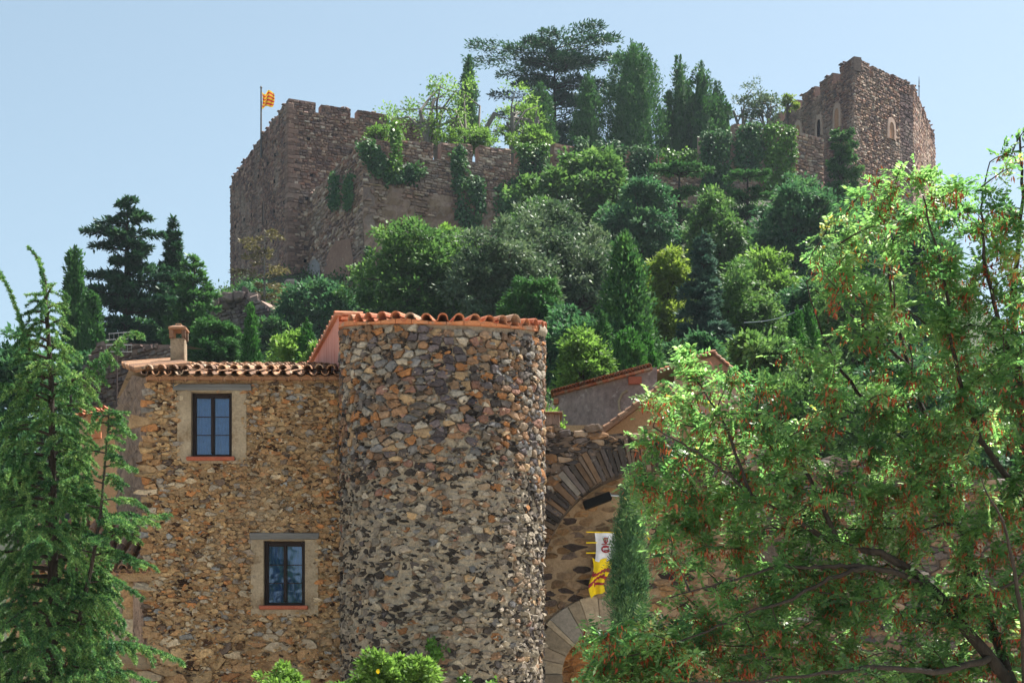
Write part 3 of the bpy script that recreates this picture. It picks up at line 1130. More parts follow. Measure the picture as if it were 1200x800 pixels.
    ms.tube([pa(137, 520), pa(137, 396)], .02)
    ms.build('mast', M_PIPE, m_)
    an = MB()
    for y0, y1_, xs in ((404, 404, (124, 155)), (412, 412, (124, 155)), (391, 389, (127, 152)), (398, 397, (125, 150))):
        an.tube([pa(xs[0], y0), pa(xs[1], y1_)], .007, n=4)
    for xx in np.linspace(125, 154, 7):
        an.tube([pa(xx, 404, -.1), pa(xx, 412, .1)], .005, n=4)
    for xx in np.linspace(128, 150, 5):
        an.tube([pa(xx, 390, -.25), pa(xx, 398, .25)], .005, n=4)
    an.build('antenna', M_METAL, m_)


build_house()


def build_annex():
    t = thing('lean_to', 'low ochre stone lean-to with dark tile roof at the left foot of the house', 'building', (-8, 33.2, 0))
    Ya = 33.25
    k = F / Ya
    fx = lambda px: (px - CX) / k
    fz = lambda py: ZC + (HY - py) / k
    fm = plane_map((0, Ya, 0), (1, 0, 0), (0, -1, 0))
    mb = MB()
    sheet(mb, np.linspace(fx(20), fx(171.5), 20), np.linspace(0, fz(674), 20), fm, d=-.02, mi=1)
    masonry(mb, (fx(20), fx(156), 2.2, fz(678)), lambda u, v, z: .12 + .2 * z * z, 1.8, fm,
            lambda u, v, rg: (rg.uniform(0, .012), rg.uniform(.005, .04), house_col(rg), 0, .25) if rg.random() > .12 else None, 31, 5000)
    mb.add([(fx(20), Ya, 0), (fx(20), Ya + 3, 0), (fx(20), Ya + 3, fz(640)), (fx(20), Ya, fz(674))], A([[0, 1, 2, 3]]), mi=1)
    mb.build('wall', [M_STONE_OCHRE, M_MORTAR_HOUSE], t)
    pb = MB()
    pb.bevbox(((fx(157) + fx(171.6)) / 2, Ya - .03, fz(676) / 2), ((fx(171.6) - fx(157)) / 2, .06, fz(676) / 2), b=.03, jit=.004)
    pb.build('pilaster', M_OLD_PLASTER, t)
    rf_ = MB()
    O = A([fx(15), Ya - .18, fz(672)])
    sv = unit(A([0, 3., 1.6]))
    tile_slope(rf_, O, (1, 0, 0), sv, fx(171) - fx(15), 2.6, pitch=.25, row=.4)
    rf_.add([O, O + A([fx(171) - fx(15), 0, 0]), O + A([fx(171) - fx(15), 0, 0]) + sv * 2.6, O + sv * 2.6], A([[0, 1, 2, 3]]))
    rf_.build('roof', M_TILE_OLD, t)


build_annex()


def build_ochre_house():
    t = thing('ochre_house', 'narrow ochre rendered house corner with red painted band, behind the left cedar', 'house', P(110, 900, 42))
    Y = 42
    mb = MB()
    p = lambda px, py, yy=Y: P(px, py, yy)
    a_, b_, c_ = 93, 103, 150
    zb = 1.0
    for (x0, y0, x1, y1) in ((b_, Y, c_, Y + .5), (a_, Y + 1.6, b_, Y)):
        q0, q1 = p(x0, 486 if x0 == b_ else 492, y0), p(x1, 480 if x1 == c_ else 486, y1)
        mb.add([[q0[0], q0[1], zb], [q1[0], q1[1], zb], q1, q0], A([[0, 1, 2, 3]]))
    mb.build('wall', M_OCHRE, t)
    rb = MB()
    rb.box((p(107, 500) + p(118, 500)) / 2 + A([0, -.0, 0]), (.13, .05, .28))
    rb.build('painted_band', M_TERRA, t)
    rf_ = MB()
    O = p(91, 487, Y - .25)
    sv = unit(A([0, 1, .12]))
    tile_slope(rf_, O, unit(A([1, .02, .12])), sv, .72, 1.2, pitch=.18)
    rf_.build('roof', M_TILE_RED, t)


build_ochre_house()


def build_terrace():
    Y0, Y1 = 66, 60
    a_, b_ = P(55, 400, Y0), P(215, 404, Y1)
    U = unit(A([b_[0] - a_[0], b_[1] - a_[1], 0]))
    N = A([U[1], -U[0], 0])
    L = np.linalg.norm((b_ - a_)[:2])
    fm = plane_map((a_[0], a_[1], 0), U, N)
    mb = MB()
    zt = lambda u: a_[2] + (b_[2] - a_[2]) * u / L - max(0, 3.4 - u) * 1.1
    us = np.linspace(0, L, 30)
    V = []
    for u in us:
        V += [fm(u, 6., -.05), fm(u, zt(u), -.05), fm(u, zt(u), -.9)]
    i = np.arange(29) * 3
    mb.add(A(V).reshape(-1, 3), np.concatenate([np.stack([i, i + 3, i + 4, i + 1], 1), np.stack([i + 1, i + 4, i + 5, i + 2], 1)]), mi=1)
    rubble(mb, 0, L, 9., a_[2] + .1, fm, .17, .34, .06, [(.11, .075, .07), (.16, .115, .10), (.085, .07, .075), (.19, .15, .135), (.13, .085, .07)], 41, keep=lambda u, v: v < np.vectorize(zt)(u) - .05)
    o = mb.build('terrace_wall', [M_CASTLE_STONE, M_CASTLE_CORE], loc=(a_ + b_) / 2 * A([1, 1, 0]) + A([0, 0, 9]))
    tag(o, 'dark purple-brown rubble terrace wall behind the chimney and cedar', 'wall')


build_terrace()

# ------------------------------------------------------------------ gate wall with its arches
GY = 34.3
gs = F / GY
gx = lambda px: (px - CX) / gs
gz = lambda py: ZC + (HY - py) / gs
gate_col = pick([(.19, .12, .075), (.15, .11, .085), (.11, .09, .085), (.26, .19, .135), (.22, .12, .06), (.09, .075, .07), (.28, .25, .22)], [3, 3, 2, 2, 1.5, 1.5, 1])
back_col = pick([(.25, .155, .085), (.20, .13, .085), (.30, .20, .12), (.14, .10, .08), (.28, .16, .075)], [3, 2, 2, 1, 2])


def ring(mb, cx, cz, r0, r1, ymap, a0, a1, n, h, colf, seed, mi=0):
    """radial arch stones; ymap(u,v,d) -> point"""
    rg = np.random.default_rng(seed)
    ang = np.linspace(a0, a1, n + 1) + np.concatenate([[0], rg.normal(0, (a1 - a0) / n * .12, n - 1), [0]])
    for k in range(n):
        b0, b1 = ang[k] + .003, ang[k + 1] - .003
        hh = h * rg.uniform(.6, 1.2)
        ro = r1 * (1 + rg.normal(0, .02)) - (r1 - r0) * abs(rg.normal(0, .22 if n > 40 else .06))
        ri = r0 + (r1 - r0) * abs(rg.normal(0, .03))
        aa = np.linspace(b0, b1, 4)
        out = [(cx + ro * math.cos(x), cz + ro * math.sin(x)) for x in aa]
        inn = [(cx + ri * math.cos(x), cz + ri * math.sin(x)) for x in aa[::-1]]
        q = A(out + inn)
        c = q.mean(0)
        q2 = c + (q - c) * .96
        U = np.concatenate([q, q, q2])
        m = len(q)
        D = np.concatenate([np.full(m, -.25), np.full(m, hh * .75), hh + rg.normal(0, .004, m)])
        v = ymap(U[:, 0], U[:, 1], D)
        i = np.arange(m)
        j = (i + 1) % m
        col = colf(rg)
        mb.add(v, np.concatenate([np.stack([i, j, j + m, i + m], 1), np.stack([i + m, j + m, j + 2 * m, i + 2 * m], 1)]), mi=mi, col=col)
        mb.add(v, [list(range(2 * m, 3 * m))], mi=mi, col=col)


def arch_sheet(mb, fm, cx, cz, r, x0, x1, z0, ztop, d, depth, mi, zspr=None):
    """wall face with an arched opening of radius r (jambs go down to z0) and its soffit"""
    an = np.linspace(np.pi, 0, 33)
    ax, az = cx + r * np.cos(an), cz + r * np.sin(an)
    for k in range(32):
        u = A([ax[k], ax[k + 1], ax[k + 1], ax[k]])
        v = A([az[k], az[k + 1], ztop(ax[k + 1]), ztop(ax[k])])
        mb.add(fm(u, v, d), A([[0, 1, 2, 3]]), mi=mi)
        mb.add(A([fm(ax[k], az[k], d), fm(ax[k + 1], az[k + 1], d), fm(ax[k + 1], az[k + 1], d - depth), fm(ax[k], az[k], d - depth)]), A([[0, 1, 2, 3]]), mi=mi)
    for a_, b_ in ((x0, cx - r), (cx + r, x1)):
        for k in range(8):
            u0, u1 = a_ + (b_ - a_) * k / 8, a_ + (b_ - a_) * (k + 1) / 8
            mb.add(fm(A([u0, u1, u1, u0]), A([z0, z0, ztop(u1), ztop(u0)]), d), A([[0, 1, 2, 3]]), mi=mi)
    for xx in (cx - r, cx + r):
        mb.add(A([fm(xx, z0, d), fm(xx, z0, d - depth), fm(xx, cz, d - depth), fm(xx, cz, d)]), A([[0, 1, 2, 3]]), mi=mi)


def build_gate():
    t = thing('gate_wall', 'dark stone gate wall with a wide slab arch over a smaller doorway, right of the tower', 'gate', (gx(765), GY, 0))
    fm = plane_map((0, GY, 0), (1, 0, 0), (0, -1, 0))
    x0, x1 = gx(625), gx(1340)
    cx, cz, R = gx(765), gz(679), 129 / gs
    def ztop(u):
        return gz(499) - (u - gx(640)) * .115 + .05 * math.sin(u * 9) + .03 * math.sin(u * 23)
    mb = MB()
    arch_sheet(mb, fm, cx, cz, R, x0, x1, 0, ztop, -.03, .5, 1)
    rg = np.random.default_rng(4)
    xs = np.linspace(x0, x1, 60)
    top = []
    for x in xs:
        top += [fm(x, ztop(x), -.03), fm(x, ztop(x) + rg.normal(0, .02), -.6)]
    i = np.arange(59) * 2
    mb.add(A(top).reshape(-1, 3), np.stack([i, i + 2, i + 3, i + 1], 1), mi=1)
    def keep(u, v):
        rr = math.hypot(u - cx, v - cz)
        if v < cz:
            return abs(u - cx) > R + .08
        return rr > R + 31 / gs and v < ztop(u) + .02
    masonry(mb, (x0, x1, 2.5, gz(492)), lambda u, v, z: .075 + .13 * z * z, 2.3, fm,
            lambda u, v, rg: (rg.uniform(0, .012), rg.uniform(.01, .07), gate_col(rg), 0, .3) if rg.random() > .08 else None, 51, 34000, keep)
    chips(mb, 2500, (x0, gx(860), gz(640), gz(500)), fm, lambda rg: gate_col(rg) if rg.random() < .7 else A([.03, .025, .022]), 57, .012, .05, 2.6, .0, .05, keep=lambda u, v: v < ztop(u) - .03 and math.hypot(u - cx, v - cz) > R + .02)  # darkest chips paint shaded pits between the stones
    ring(mb, cx, cz, R - .01, R + 38 / gs, fm, math.radians(18), math.radians(178), 66, .08, lambda rg: (gate_col(rg) if rg.random() < .8 else A([.06, .05, .045])) * rg.uniform(.5, 1.05), 52)
    mb.build('wall', [M_SLAB, M_MORTAR_DARK], t)
    # recessed wall under the arch
    BY = GY + .52
    b2 = plane_map((0, BY, 0), (1, 0, 0), (0, -1, 0))
    bs = F / BY
    bx = lambda px: (px - CX) / bs
    bz = lambda py: ZC + (HY - py) / bs
    dcx, dcz, dr, dR = bx(710), bz(790), 51 / bs, 92 / bs
    bk = MB()
    arch_sheet(bk, b2, dcx, dcz, dr, bx(600), bx(920), 0, lambda u: bz(535), -.03, .45, 1)
    def keep2(u, v):
        rr = math.hypot(u - dcx, v - dcz)
        if v < dcz:
            return abs(u - dcx) > dR
        return rr > dR - .02
    masonry(bk, (bx(610), bx(910), 2.4, bz(540)), lambda u, v, z: .085 + .12 * z * z, 2.6, b2,
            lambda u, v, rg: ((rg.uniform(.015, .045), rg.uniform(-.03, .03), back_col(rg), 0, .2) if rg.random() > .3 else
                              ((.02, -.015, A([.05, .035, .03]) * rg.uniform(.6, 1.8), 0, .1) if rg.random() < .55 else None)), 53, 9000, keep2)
    bk.build('recess_wall', [M_STONE, mat_rough('ochre_mortar', (.26, .175, .10), (.38, .27, .17), 2.2, 16, .9, .03)], t)
    vs = MB()
    slab = pick([(.30, .255, .20), (.25, .22, .185), (.34, .27, .19), (.27, .21, .15)], [1, 1, 1, 1])
    ring(vs, dcx, dcz, dr - .01, dR, b2, 0, math.pi, 15, .05, slab, 54)
    for sg in (-1, 1):
        z = dcz
        rg = np.random.default_rng(55)
        while z > .1:
            hh = rg.uniform(.3, .5)
            vs.bevbox((dcx + sg * (dr + dR) / 2, BY - .03, z - hh / 2), ((dR - dr) / 2, .09, hh / 2 - .006), b=.012, col=slab(rg))
            z -= hh
    vs.build('doorway_arch', M_SLAB, t)
    # wall of small rust stones seen through the doorway, with a timber post
    dm = MB()
    d3 = plane_map((0, BY + .42, 0), (1, 0, 0), (0, -1, 0))
    sheet(dm, [bx(640), bx(790)], [0, bz(725)], d3, d=-.02, mi=1)
    masonry(dm, (bx(650), bx(712), 2.6, bz(730)), lambda u, v, z: .09 + .08 * z, 1.5, d3,
            lambda u, v, rg: (rg.uniform(.004, .012), rg.uniform(.0, .03), A([.40, .17, .055]) * rg.uniform(.5, 1.25), 0, .2), 56, 1500)
    dm.build('doorway_infill', [M_STONE_OCHRE, mat_rough('rust_mortar', (.38, .19, .07), (.50, .28, .12), 5, 20, .8, .02)], t)
    pw = MB()
    pw.bevbox((bx(711), BY + .3, 2.0), (.075, .06, 2.2), b=.01)
    pw.bevbox((bx(735), BY + .34, 1.9), (.33, .03, 2.0), b=.01)
    pw.build('door_post', M_DOORWOOD, t)
    # things on the wall
    f = thing('floodlight', 'long black slanted floodlight on a grey pipe under the big slab arch', 'lamp', P(716, 582, BY - .05))
    hm = MB()
    c = P(700, 586.5, BY - .45)
    U = unit(A([1, 0, .38]))
    hm.bevbox(c, (.285, .10, .085), b=.015, U=U, V=(0, 1, 0), W=unit(np.cross(U, (0, 1, 0))))
    hm.build('lamp_housing', M_BLACK, f)
    hp = MB()
    hp.tube([P(711, 580, BY - .42), P(730, 581, BY - .3), P(775, 588, BY - .1), P(782, 589, BY + .02)], .022, n=8)
    hp.bevbox(P(713, 580, BY - .43), (.05, .05, .045), b=.012)
    hp.build('bracket', M_METAL, f)
    # hanging banners
    Yb = BY - .22
    def cloth(px, py, n=14, m=18, wob=.03, ph=0.):
        """px(f,g), py(f,g) give the outline"""
        V = []
        for j in range(m + 1):
            for i_ in range(n + 1):
                f_, g_ = i_ / n, j / m
                q = P(px(f_, g_), py(f_, g_), Yb)
                q[1] += wob * math.sin(f_ * 9 + g_ * 4 + ph) * (.3 + g_)
                V.append(q)
        i2 = (np.arange(m)[:, None] * (n + 1) + np.arange(n)[None])
        return A(V), i2
    b_ = thing('white_banner', 'white hanging banner with a dark red crest, above the yellow one', 'banner', P(707, 624, Yb))
    V, i2 = cloth(lambda f_, g_: 697 + 23 * f_ + 1.5 * math.sin(g_ * 3), lambda f_, g_: 624 + 33 * g_ + 1.5 * math.sin(f_ * 5) * g_)
    m_ = MB()
    fc = np.stack([i2, i2 + 1, i2 + 16, i2 + 15], -1).reshape(-1, 4)
    m_.add(V, fc, smooth=True)
    m_.add(V + A([0, .012, 0]), fc[:, ::-1], smooth=True)
    m_.build('cloth', M_WHITE, b_)
    cr = MB()
    def stroke(pts, w_):
        cr.tube([P(x, y, Yb - .04) for x, y in pts], w_, n=5)
    stroke([(708, 630), (708, 634), (710, 637), (712, 634), (712, 630), (708, 630)], .012)
    stroke([(710, 630), (710, 636)], .012)
    ang = np.linspace(.4, 5.6, 14)
    stroke([(710 + 4.6 * math.cos(x), 643 + 3.6 * math.sin(x)) for x in ang], .016)
    stroke([(707, 641), (713, 640.5)], .014)
    stroke([(708, 645), (714, 644)], .012)
    stroke([(705, 637.5), (715, 637)], .01)
    cr.build('crest', M_WINE, b_)
    y_ = thing('yellow_banner', 'yellow hanging banner with wavy wine-red bands, below the white one', 'banner', P(702, 654, Yb))
    n, m = 14, 26
    V, i2 = cloth(lambda f_, g_: (694 - 3 * g_ + 2.4 * math.sin(g_ * 7)) + (22 - 5 * g_) * f_, lambda f_, g_: 653 + 3 * f_ + (48 - 13 * f_) * g_ + 1.8 * math.sin(f_ * 6 + g_ * 3), n, m, .04, 1.0)
    m_ = MB()
    fc = np.stack([i2, i2 + 1, i2 + n + 2, i2 + n + 1], -1).reshape(-1, 4)
    rr = np.repeat(np.arange(m), n) / m
    ff = np.tile(np.arange(n), m) / n
    wine = ((np.abs(rr - .36 - .06 * np.sin(ff * 5)) < .055) | (np.abs(rr - .58 - .07 * np.sin(ff * 5 + 1)) < .055) | (np.abs(rr - .75 + .05 * ff) < .04) & (ff > .35))
    for msk, mi in ((~wine, 0), (wine, 1)):
        m_.add(V, fc[msk], mi=mi, smooth=True)
        m_.add(V + A([0, .012, 0]), fc[msk][:, ::-1], mi=mi, smooth=True)
    m_.build('cloth', [M_YELLOW, M_WINE], y_)
    for k, (py, lab) in enumerate(((623, 'top one of three thin yellow rods beside the white banner'), (635.5, 'middle one of three thin yellow rods beside the white banner'), (647.5, 'lowest of three thin yellow rods beside the white banner'))):
        r_ = MB()
        r_.tube([P(687, py, Yb - .02), P(700 if k else 750, py + (0 if k else 1), Yb + .03)] + ([] if k else [P(757, py + 3, Yb), P(761, py + 9, Yb - .05)]), .014, n=6)
        o = r_.build('banner_rod', M_YELLOW, loc=P(692, py, Yb))
        tag(o, lab, 'rod', 'yellow banner rods')


build_gate()


def build_apse():
    t = thing('apse_house', 'curved purple-grey rendered house with red tile edge behind the gate wall', 'house', P(700, 600, 46))
    Y = 46
    mb = MB()
    n = 28
    pxs = np.linspace(650, 770, n)
    arc = lambda x: Y + 2.2 - 2.4 * math.sin(min(1, max(0, (x - 644) / 130)) * math.pi * .62)
    top = lambda x: 462 - (x - 650) * .27
    V = []
    vv = (700, 520, 505, 498, 492, 480, 470, 0)
    for x in pxs:
        for y in vv:
            V.append(P(x, y if y else top(x), arc(x)))
    m = len(vv)
    i = (np.arange(n - 1)[:, None] * m + np.arange(m - 1)[None])
    up = i[:, 3:].ravel()
    dn = i[:, :3].ravel()
    mb.add(V, np.stack([up, up + m, up + m + 1, up + 1], 1), smooth=True)
    mb.add(V, np.stack([dn, dn + m, dn + m + 1, dn + 1], 1), mi=1, smooth=True)
    mb.build('wall', [M_APSE, M_OCHRE], t)
    tl = MB()
    for k in range(34):
        x = 650 + k * 3.4
        y = arc(x)
        p = P(x, top(x) - 1.2, y)
        barrel(tl, p + A([-.05, -.2, 0]), p + A([.0, .9, .06]), (0, 0, 1), .075, .065, True)
        tl.box(p + A([0, -.02, -.05]), (.05, .12, .03))
    for k in range(3):
        tl.bevbox(P(651.5, 468 + k * 2.2, arc(651) - .05), (.07, .12, .03), b=.01)
    tl.build('tile_edge', M_TILE_RED, t)
    bf = MB()
    x_ = 736
    bf.bevbox(P(x_ + 8, 446, arc(744) + .0), (.18, .07, .10), b=.01)
    bf.build('brick_course', M_SILL, t)
    aw = MB()
    aw.tube([P(731, 489, arc(731) - .03), P(726, 480, arc(726) - .03), P(725, 470, arc(725) - .03), P(729, 461, arc(729) - .03), P(735, 457, arc(735) - .03)], .035, n=6)
    aw.build('arch_moulding', M_STUCCO, t)
    # ochre gable in front
    g = thing('ochre_gable', 'ochre rendered gable with a dark tile verge rising above the gate wall', 'house', P(760, 600, 40))
    Yg = 40
    wl = MB()
    wl.add([P(705, 640, Yg), P(850, 640, Yg), P(850, 515, Yg), P(777, 455, Yg), P(705, 508, Yg)], A([[0, 1, 2, 3, 4]]))
    wl.add([P(705, 640, Yg), P(705, 508, Yg), P(705, 508, Yg) + A([0, 4, 0]), P(705, 640, Yg) + A([0, 4, 0])], A([[0, 1, 2, 3]]))
    wl.build('wall', M_OCHRE, g)
    vt = MB()
    for (xa, ya, xb, yb) in ((700, 510, 778, 452), (856, 518, 776, 452)):
        q0, q1 = P(xa, ya, Yg - .15), P(xb, yb, Yg - .15)
        for k in range(9):
            s0, s1 = k / 9, (k + 1.15) / 9
            barrel(vt, q0 + (q1 - q0) * s0 + A([0, rng.normal(0, .02), .02]), q0 + (q1 - q0) * s1, (0, 0, 1), .10, .085, True)
        dd = unit(q1 - q0)
        vt.box((q0 + q1) / 2 + A([0, .1, -.03]), (np.linalg.norm(q1 - q0) / 2, .2, .03), U=dd, V=(0, 1, 0), W=np.cross(dd, (0, 1, 0)))
        vt.add([q0, q1, q1 + A([0, 4, 0]), q0 + A([0, 4, 0])], A([[0, 1, 2, 3]]))
    vt.build('roof', M_TILE_OLD, g)
    # small tile edge at the far left beside the tower
    s_ = thing('shed', 'small low shed roof edge between the round tower and the curved house', 'shed', P(645, 600, 43))
    sw = MB()
    sw.bevbox(P(641, 540, 43.5), (.32, .5, 1.15), b=.02)
    sw.build('wall', M_OLD_PLASTER, s_)
    sr = MB()
    for k in range(4):
        p = P(634 + k * 6, 486, 43)
        barrel(sr, p, p + A([0, 1., .1]), (0, 0, 1), .07, .06, True)
    sr.bevbox(P(643, 487.5, 43.4), (.34, .5, .02), b=.01)
    sr.build('roof', M_TILE_OLD, s_)
    # far house whose red gable shows over the locust tree
    h = thing('tiled_house', 'far pink house with red tiled gable half hidden above the locust tree', 'house', P(830, 500, 54))
    Yh = 54
    hw = MB()
    hw.add([P(790, 520, Yh), P(866, 520, Yh), P(866, 440, Yh), P(836, 417, Yh), P(790, 432, Yh)], A([[0, 1, 2, 3, 4]]))
    hw.add([P(866, 520, Yh), P(866, 520, Yh) + A([.6, 4, 0]), P(866, 440, Yh) + A([.6, 4, 0]), P(866, 440, Yh)], A([[0, 1, 2, 3]]))
    hw.build('wall', mat_rough('rose_render', (.45, .24, .17), (.55, .33, .24), 1, 10, .3, .02), h)
    hr = MB()
    for (xa, ya, xb, yb, n_) in ((768, 438, 838, 413, 12), (872, 446, 834, 413, 8)):
        q0, q1 = P(xa, ya, Yh - .2), P(xb, yb, Yh - .2)
        for k in range(n_):
            barrel(hr, q0 + (q1 - q0) * k / n_ + A([0, 0, .03]), q0 + (q1 - q0) * (k + 1.15) / n_, (0, 0, 1), .10, .085, True)
        hr.add([q0, q1, q1 + A([.4, 4, 0]), q0 + A([.4, 4, 0])], A([[0, 1, 2, 3]]))
    hr.build('roof', M_TILE_RED, h)


build_apse()

# ------------------------------------------------------------------ castle
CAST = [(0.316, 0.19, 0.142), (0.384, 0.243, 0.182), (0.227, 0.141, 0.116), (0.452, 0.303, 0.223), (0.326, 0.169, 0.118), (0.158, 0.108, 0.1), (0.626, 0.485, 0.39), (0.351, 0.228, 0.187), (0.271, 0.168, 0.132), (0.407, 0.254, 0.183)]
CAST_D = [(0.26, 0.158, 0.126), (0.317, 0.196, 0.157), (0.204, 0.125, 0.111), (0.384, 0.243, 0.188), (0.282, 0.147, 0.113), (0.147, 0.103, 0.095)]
CAST_R = [(0.339, 0.205, 0.142), (0.384, 0.248, 0.173), (0.293, 0.163, 0.113), (0.271, 0.173, 0.132), (0.43, 0.302, 0.214)]


def hit(poly, px):
    """distance along view of the wall line (x,y plan points) met by the vertical plane through column px"""
    k = (px - CX) / F
    for (xa, ya), (xb, yb) in zip(poly[:-1], poly[1:]):
        dx, dy = xb - xa, yb - ya
        den = dx - k * dy
        if abs(den) < 1e-9:
            continue
        t = (k * ya - xa) / den
        if -1e-6 <= t <= 1 + 1e-6:
            return ya + t * dy
    xa, ya = poly[-1] if (px - CX) / F > poly[-1][0] / poly[-1][1] else poly[0]
    return ya


def pt2(px, Y):
    return A([(px - CX) * Y / F, Y])


def wall_face(mb, p, q, z0, z1, out, ch, cw, h, pal, seed, gap=.05, keep=None, core=1, thick=1.0, stone=0, jit=.22):
    """stone-faced wall from plan point p to q (z1 may be a pair: top at p, top at q); out = +1/-1 side of the face"""
    p, q = A(p, float), A(q, float)
    L = np.linalg.norm(q - p)
    U = (q - p) / L
    N = A([U[1], -U[0]]) * out
    za, zb = (z1 if isinstance(z1, tuple) else (z1, z1))
    U3, N3 = A([U[0], U[1], 0]), A([N[0], N[1], 0])
    fm = plane_map((p[0], p[1], 0), U3, N3)
    V = [fm(0, z0, -.06), fm(L, z0, -.06), fm(L, zb, -.06), fm(0, za, -.06), fm(0, z0, -thick), fm(L, z0, -thick), fm(L, zb, -thick), fm(0, za, -thick)]
    mb.add(A(V), A([[0, 1, 2, 3], [3, 2, 6, 7], [1, 5, 6, 2], [4, 0, 3, 7], [5, 4, 7, 6]]), mi=core)
    kk = lambda u, v: (v < za + (zb - za) * u / L - ch * .2) & (keep(u, v) if keep else True)
    rubble(mb, 0, L, z0, max(za, zb), fm, ch, cw, h, pal, seed, mi=stone, gap=gap, keep=kk, jit=jit)
    return fm, L


def gothic(mb_frame, mb_dark, fm, u, v0, v1, hw, fw=.16):
    """pointed-arch slit: pale surround ring and dark recess"""
    sp = v1 - hw * 1.9
    ang = np.linspace(0, 1, 7)
    def outline(e):
        w_, t_ = hw + e, v1 + e * 1.5
        L_ = [(-w_, v0 - e * .4)] + [(-w_ * math.cos(x * math.pi / 2) ** .8, sp + (t_ - sp) * math.sin(x * math.pi / 2)) for x in ang]
        return L_ + [(-x, y) for x, y in L_[::-1][1:]]
    o_, i_ = A(outline(fw)), A(outline(0))
    n = len(o_)
    k = np.arange(n - 1)
    Vf = np.concatenate([fm(u + o_[:, 0], o_[:, 1], .17), fm(u + i_[:, 0], i_[:, 1], .19), fm(u + i_[:, 0], i_[:, 1], -.35), fm(u + o_[:, 0], o_[:, 1], -.05)])
    mb_frame.add(Vf, np.concatenate([np.stack([k, k + 1, k + 1 + n, k + n], 1), np.stack([k + n, k + 1 + n, k + 1 + 2 * n, k + 2 * n], 1), np.stack([k, k + 3 * n, k + 1 + 3 * n, k + 1], 1)]))
    mb_dark.add(fm(u + i_[:, 0], i_[:, 1], .12), [list(range(n))])


M_DARK = mat_plain('dark_opening', (.012, .010, .011), .9, 0, .1)
M_SUR = mat_rough('pink_stone_surround', (.46, .30, .235), (.56, .40, .32), 2, 12, .3, .02)
M_BRICKFILL = mat_rough('brick_infill', (.42, .20, .115), (.50, .28, .17), 3, 12, .5, .02)

# plan lines
tA = pt2(338, 150)
TL = unit(A([-.386, .923]))
TRt = unit(A([.923, .386]))
tB = tA + TL * 21.8           # far left corner
tC = tA + TRt * 12.65         # right end of the front face
TOWER_L = [tuple(tB), tuple(tA)]
TOWER_F = [tuple(tA), tuple(tC)]
tZ = P(338, 115, 150)[2]


def merlon(t, p, q, z0, z1, out, seed, name='merlon', thick=.9, pal=CAST_D):
    mb = MB()
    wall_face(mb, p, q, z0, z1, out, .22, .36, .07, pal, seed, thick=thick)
    rg = np.random.default_rng(seed)
    d_ = (q - p) / np.linalg.norm(q - p)
    for u in np.arange(.15, np.linalg.norm(q - p), .42):
        if rg.random() < .22:
            c = p + d_ * (u + rg.normal(0, .08))
            zt_ = (z1 if not isinstance(z1, tuple) else z1[0])
            h_ = rg.uniform(.02, .08)
            mb.bevbox((c[0], c[1] + .25, zt_ + h_ * .4), (rg.uniform(.12, .26), .28, h_), b=.05, U=(*d_, 0), V=(-d_[1], d_[0], 0), jit=.03, col=A(pal[rg.integers(0, len(pal))]))
    return mb.build(name, [M_CASTLE_STONE, M_CASTLE_CORE], t)


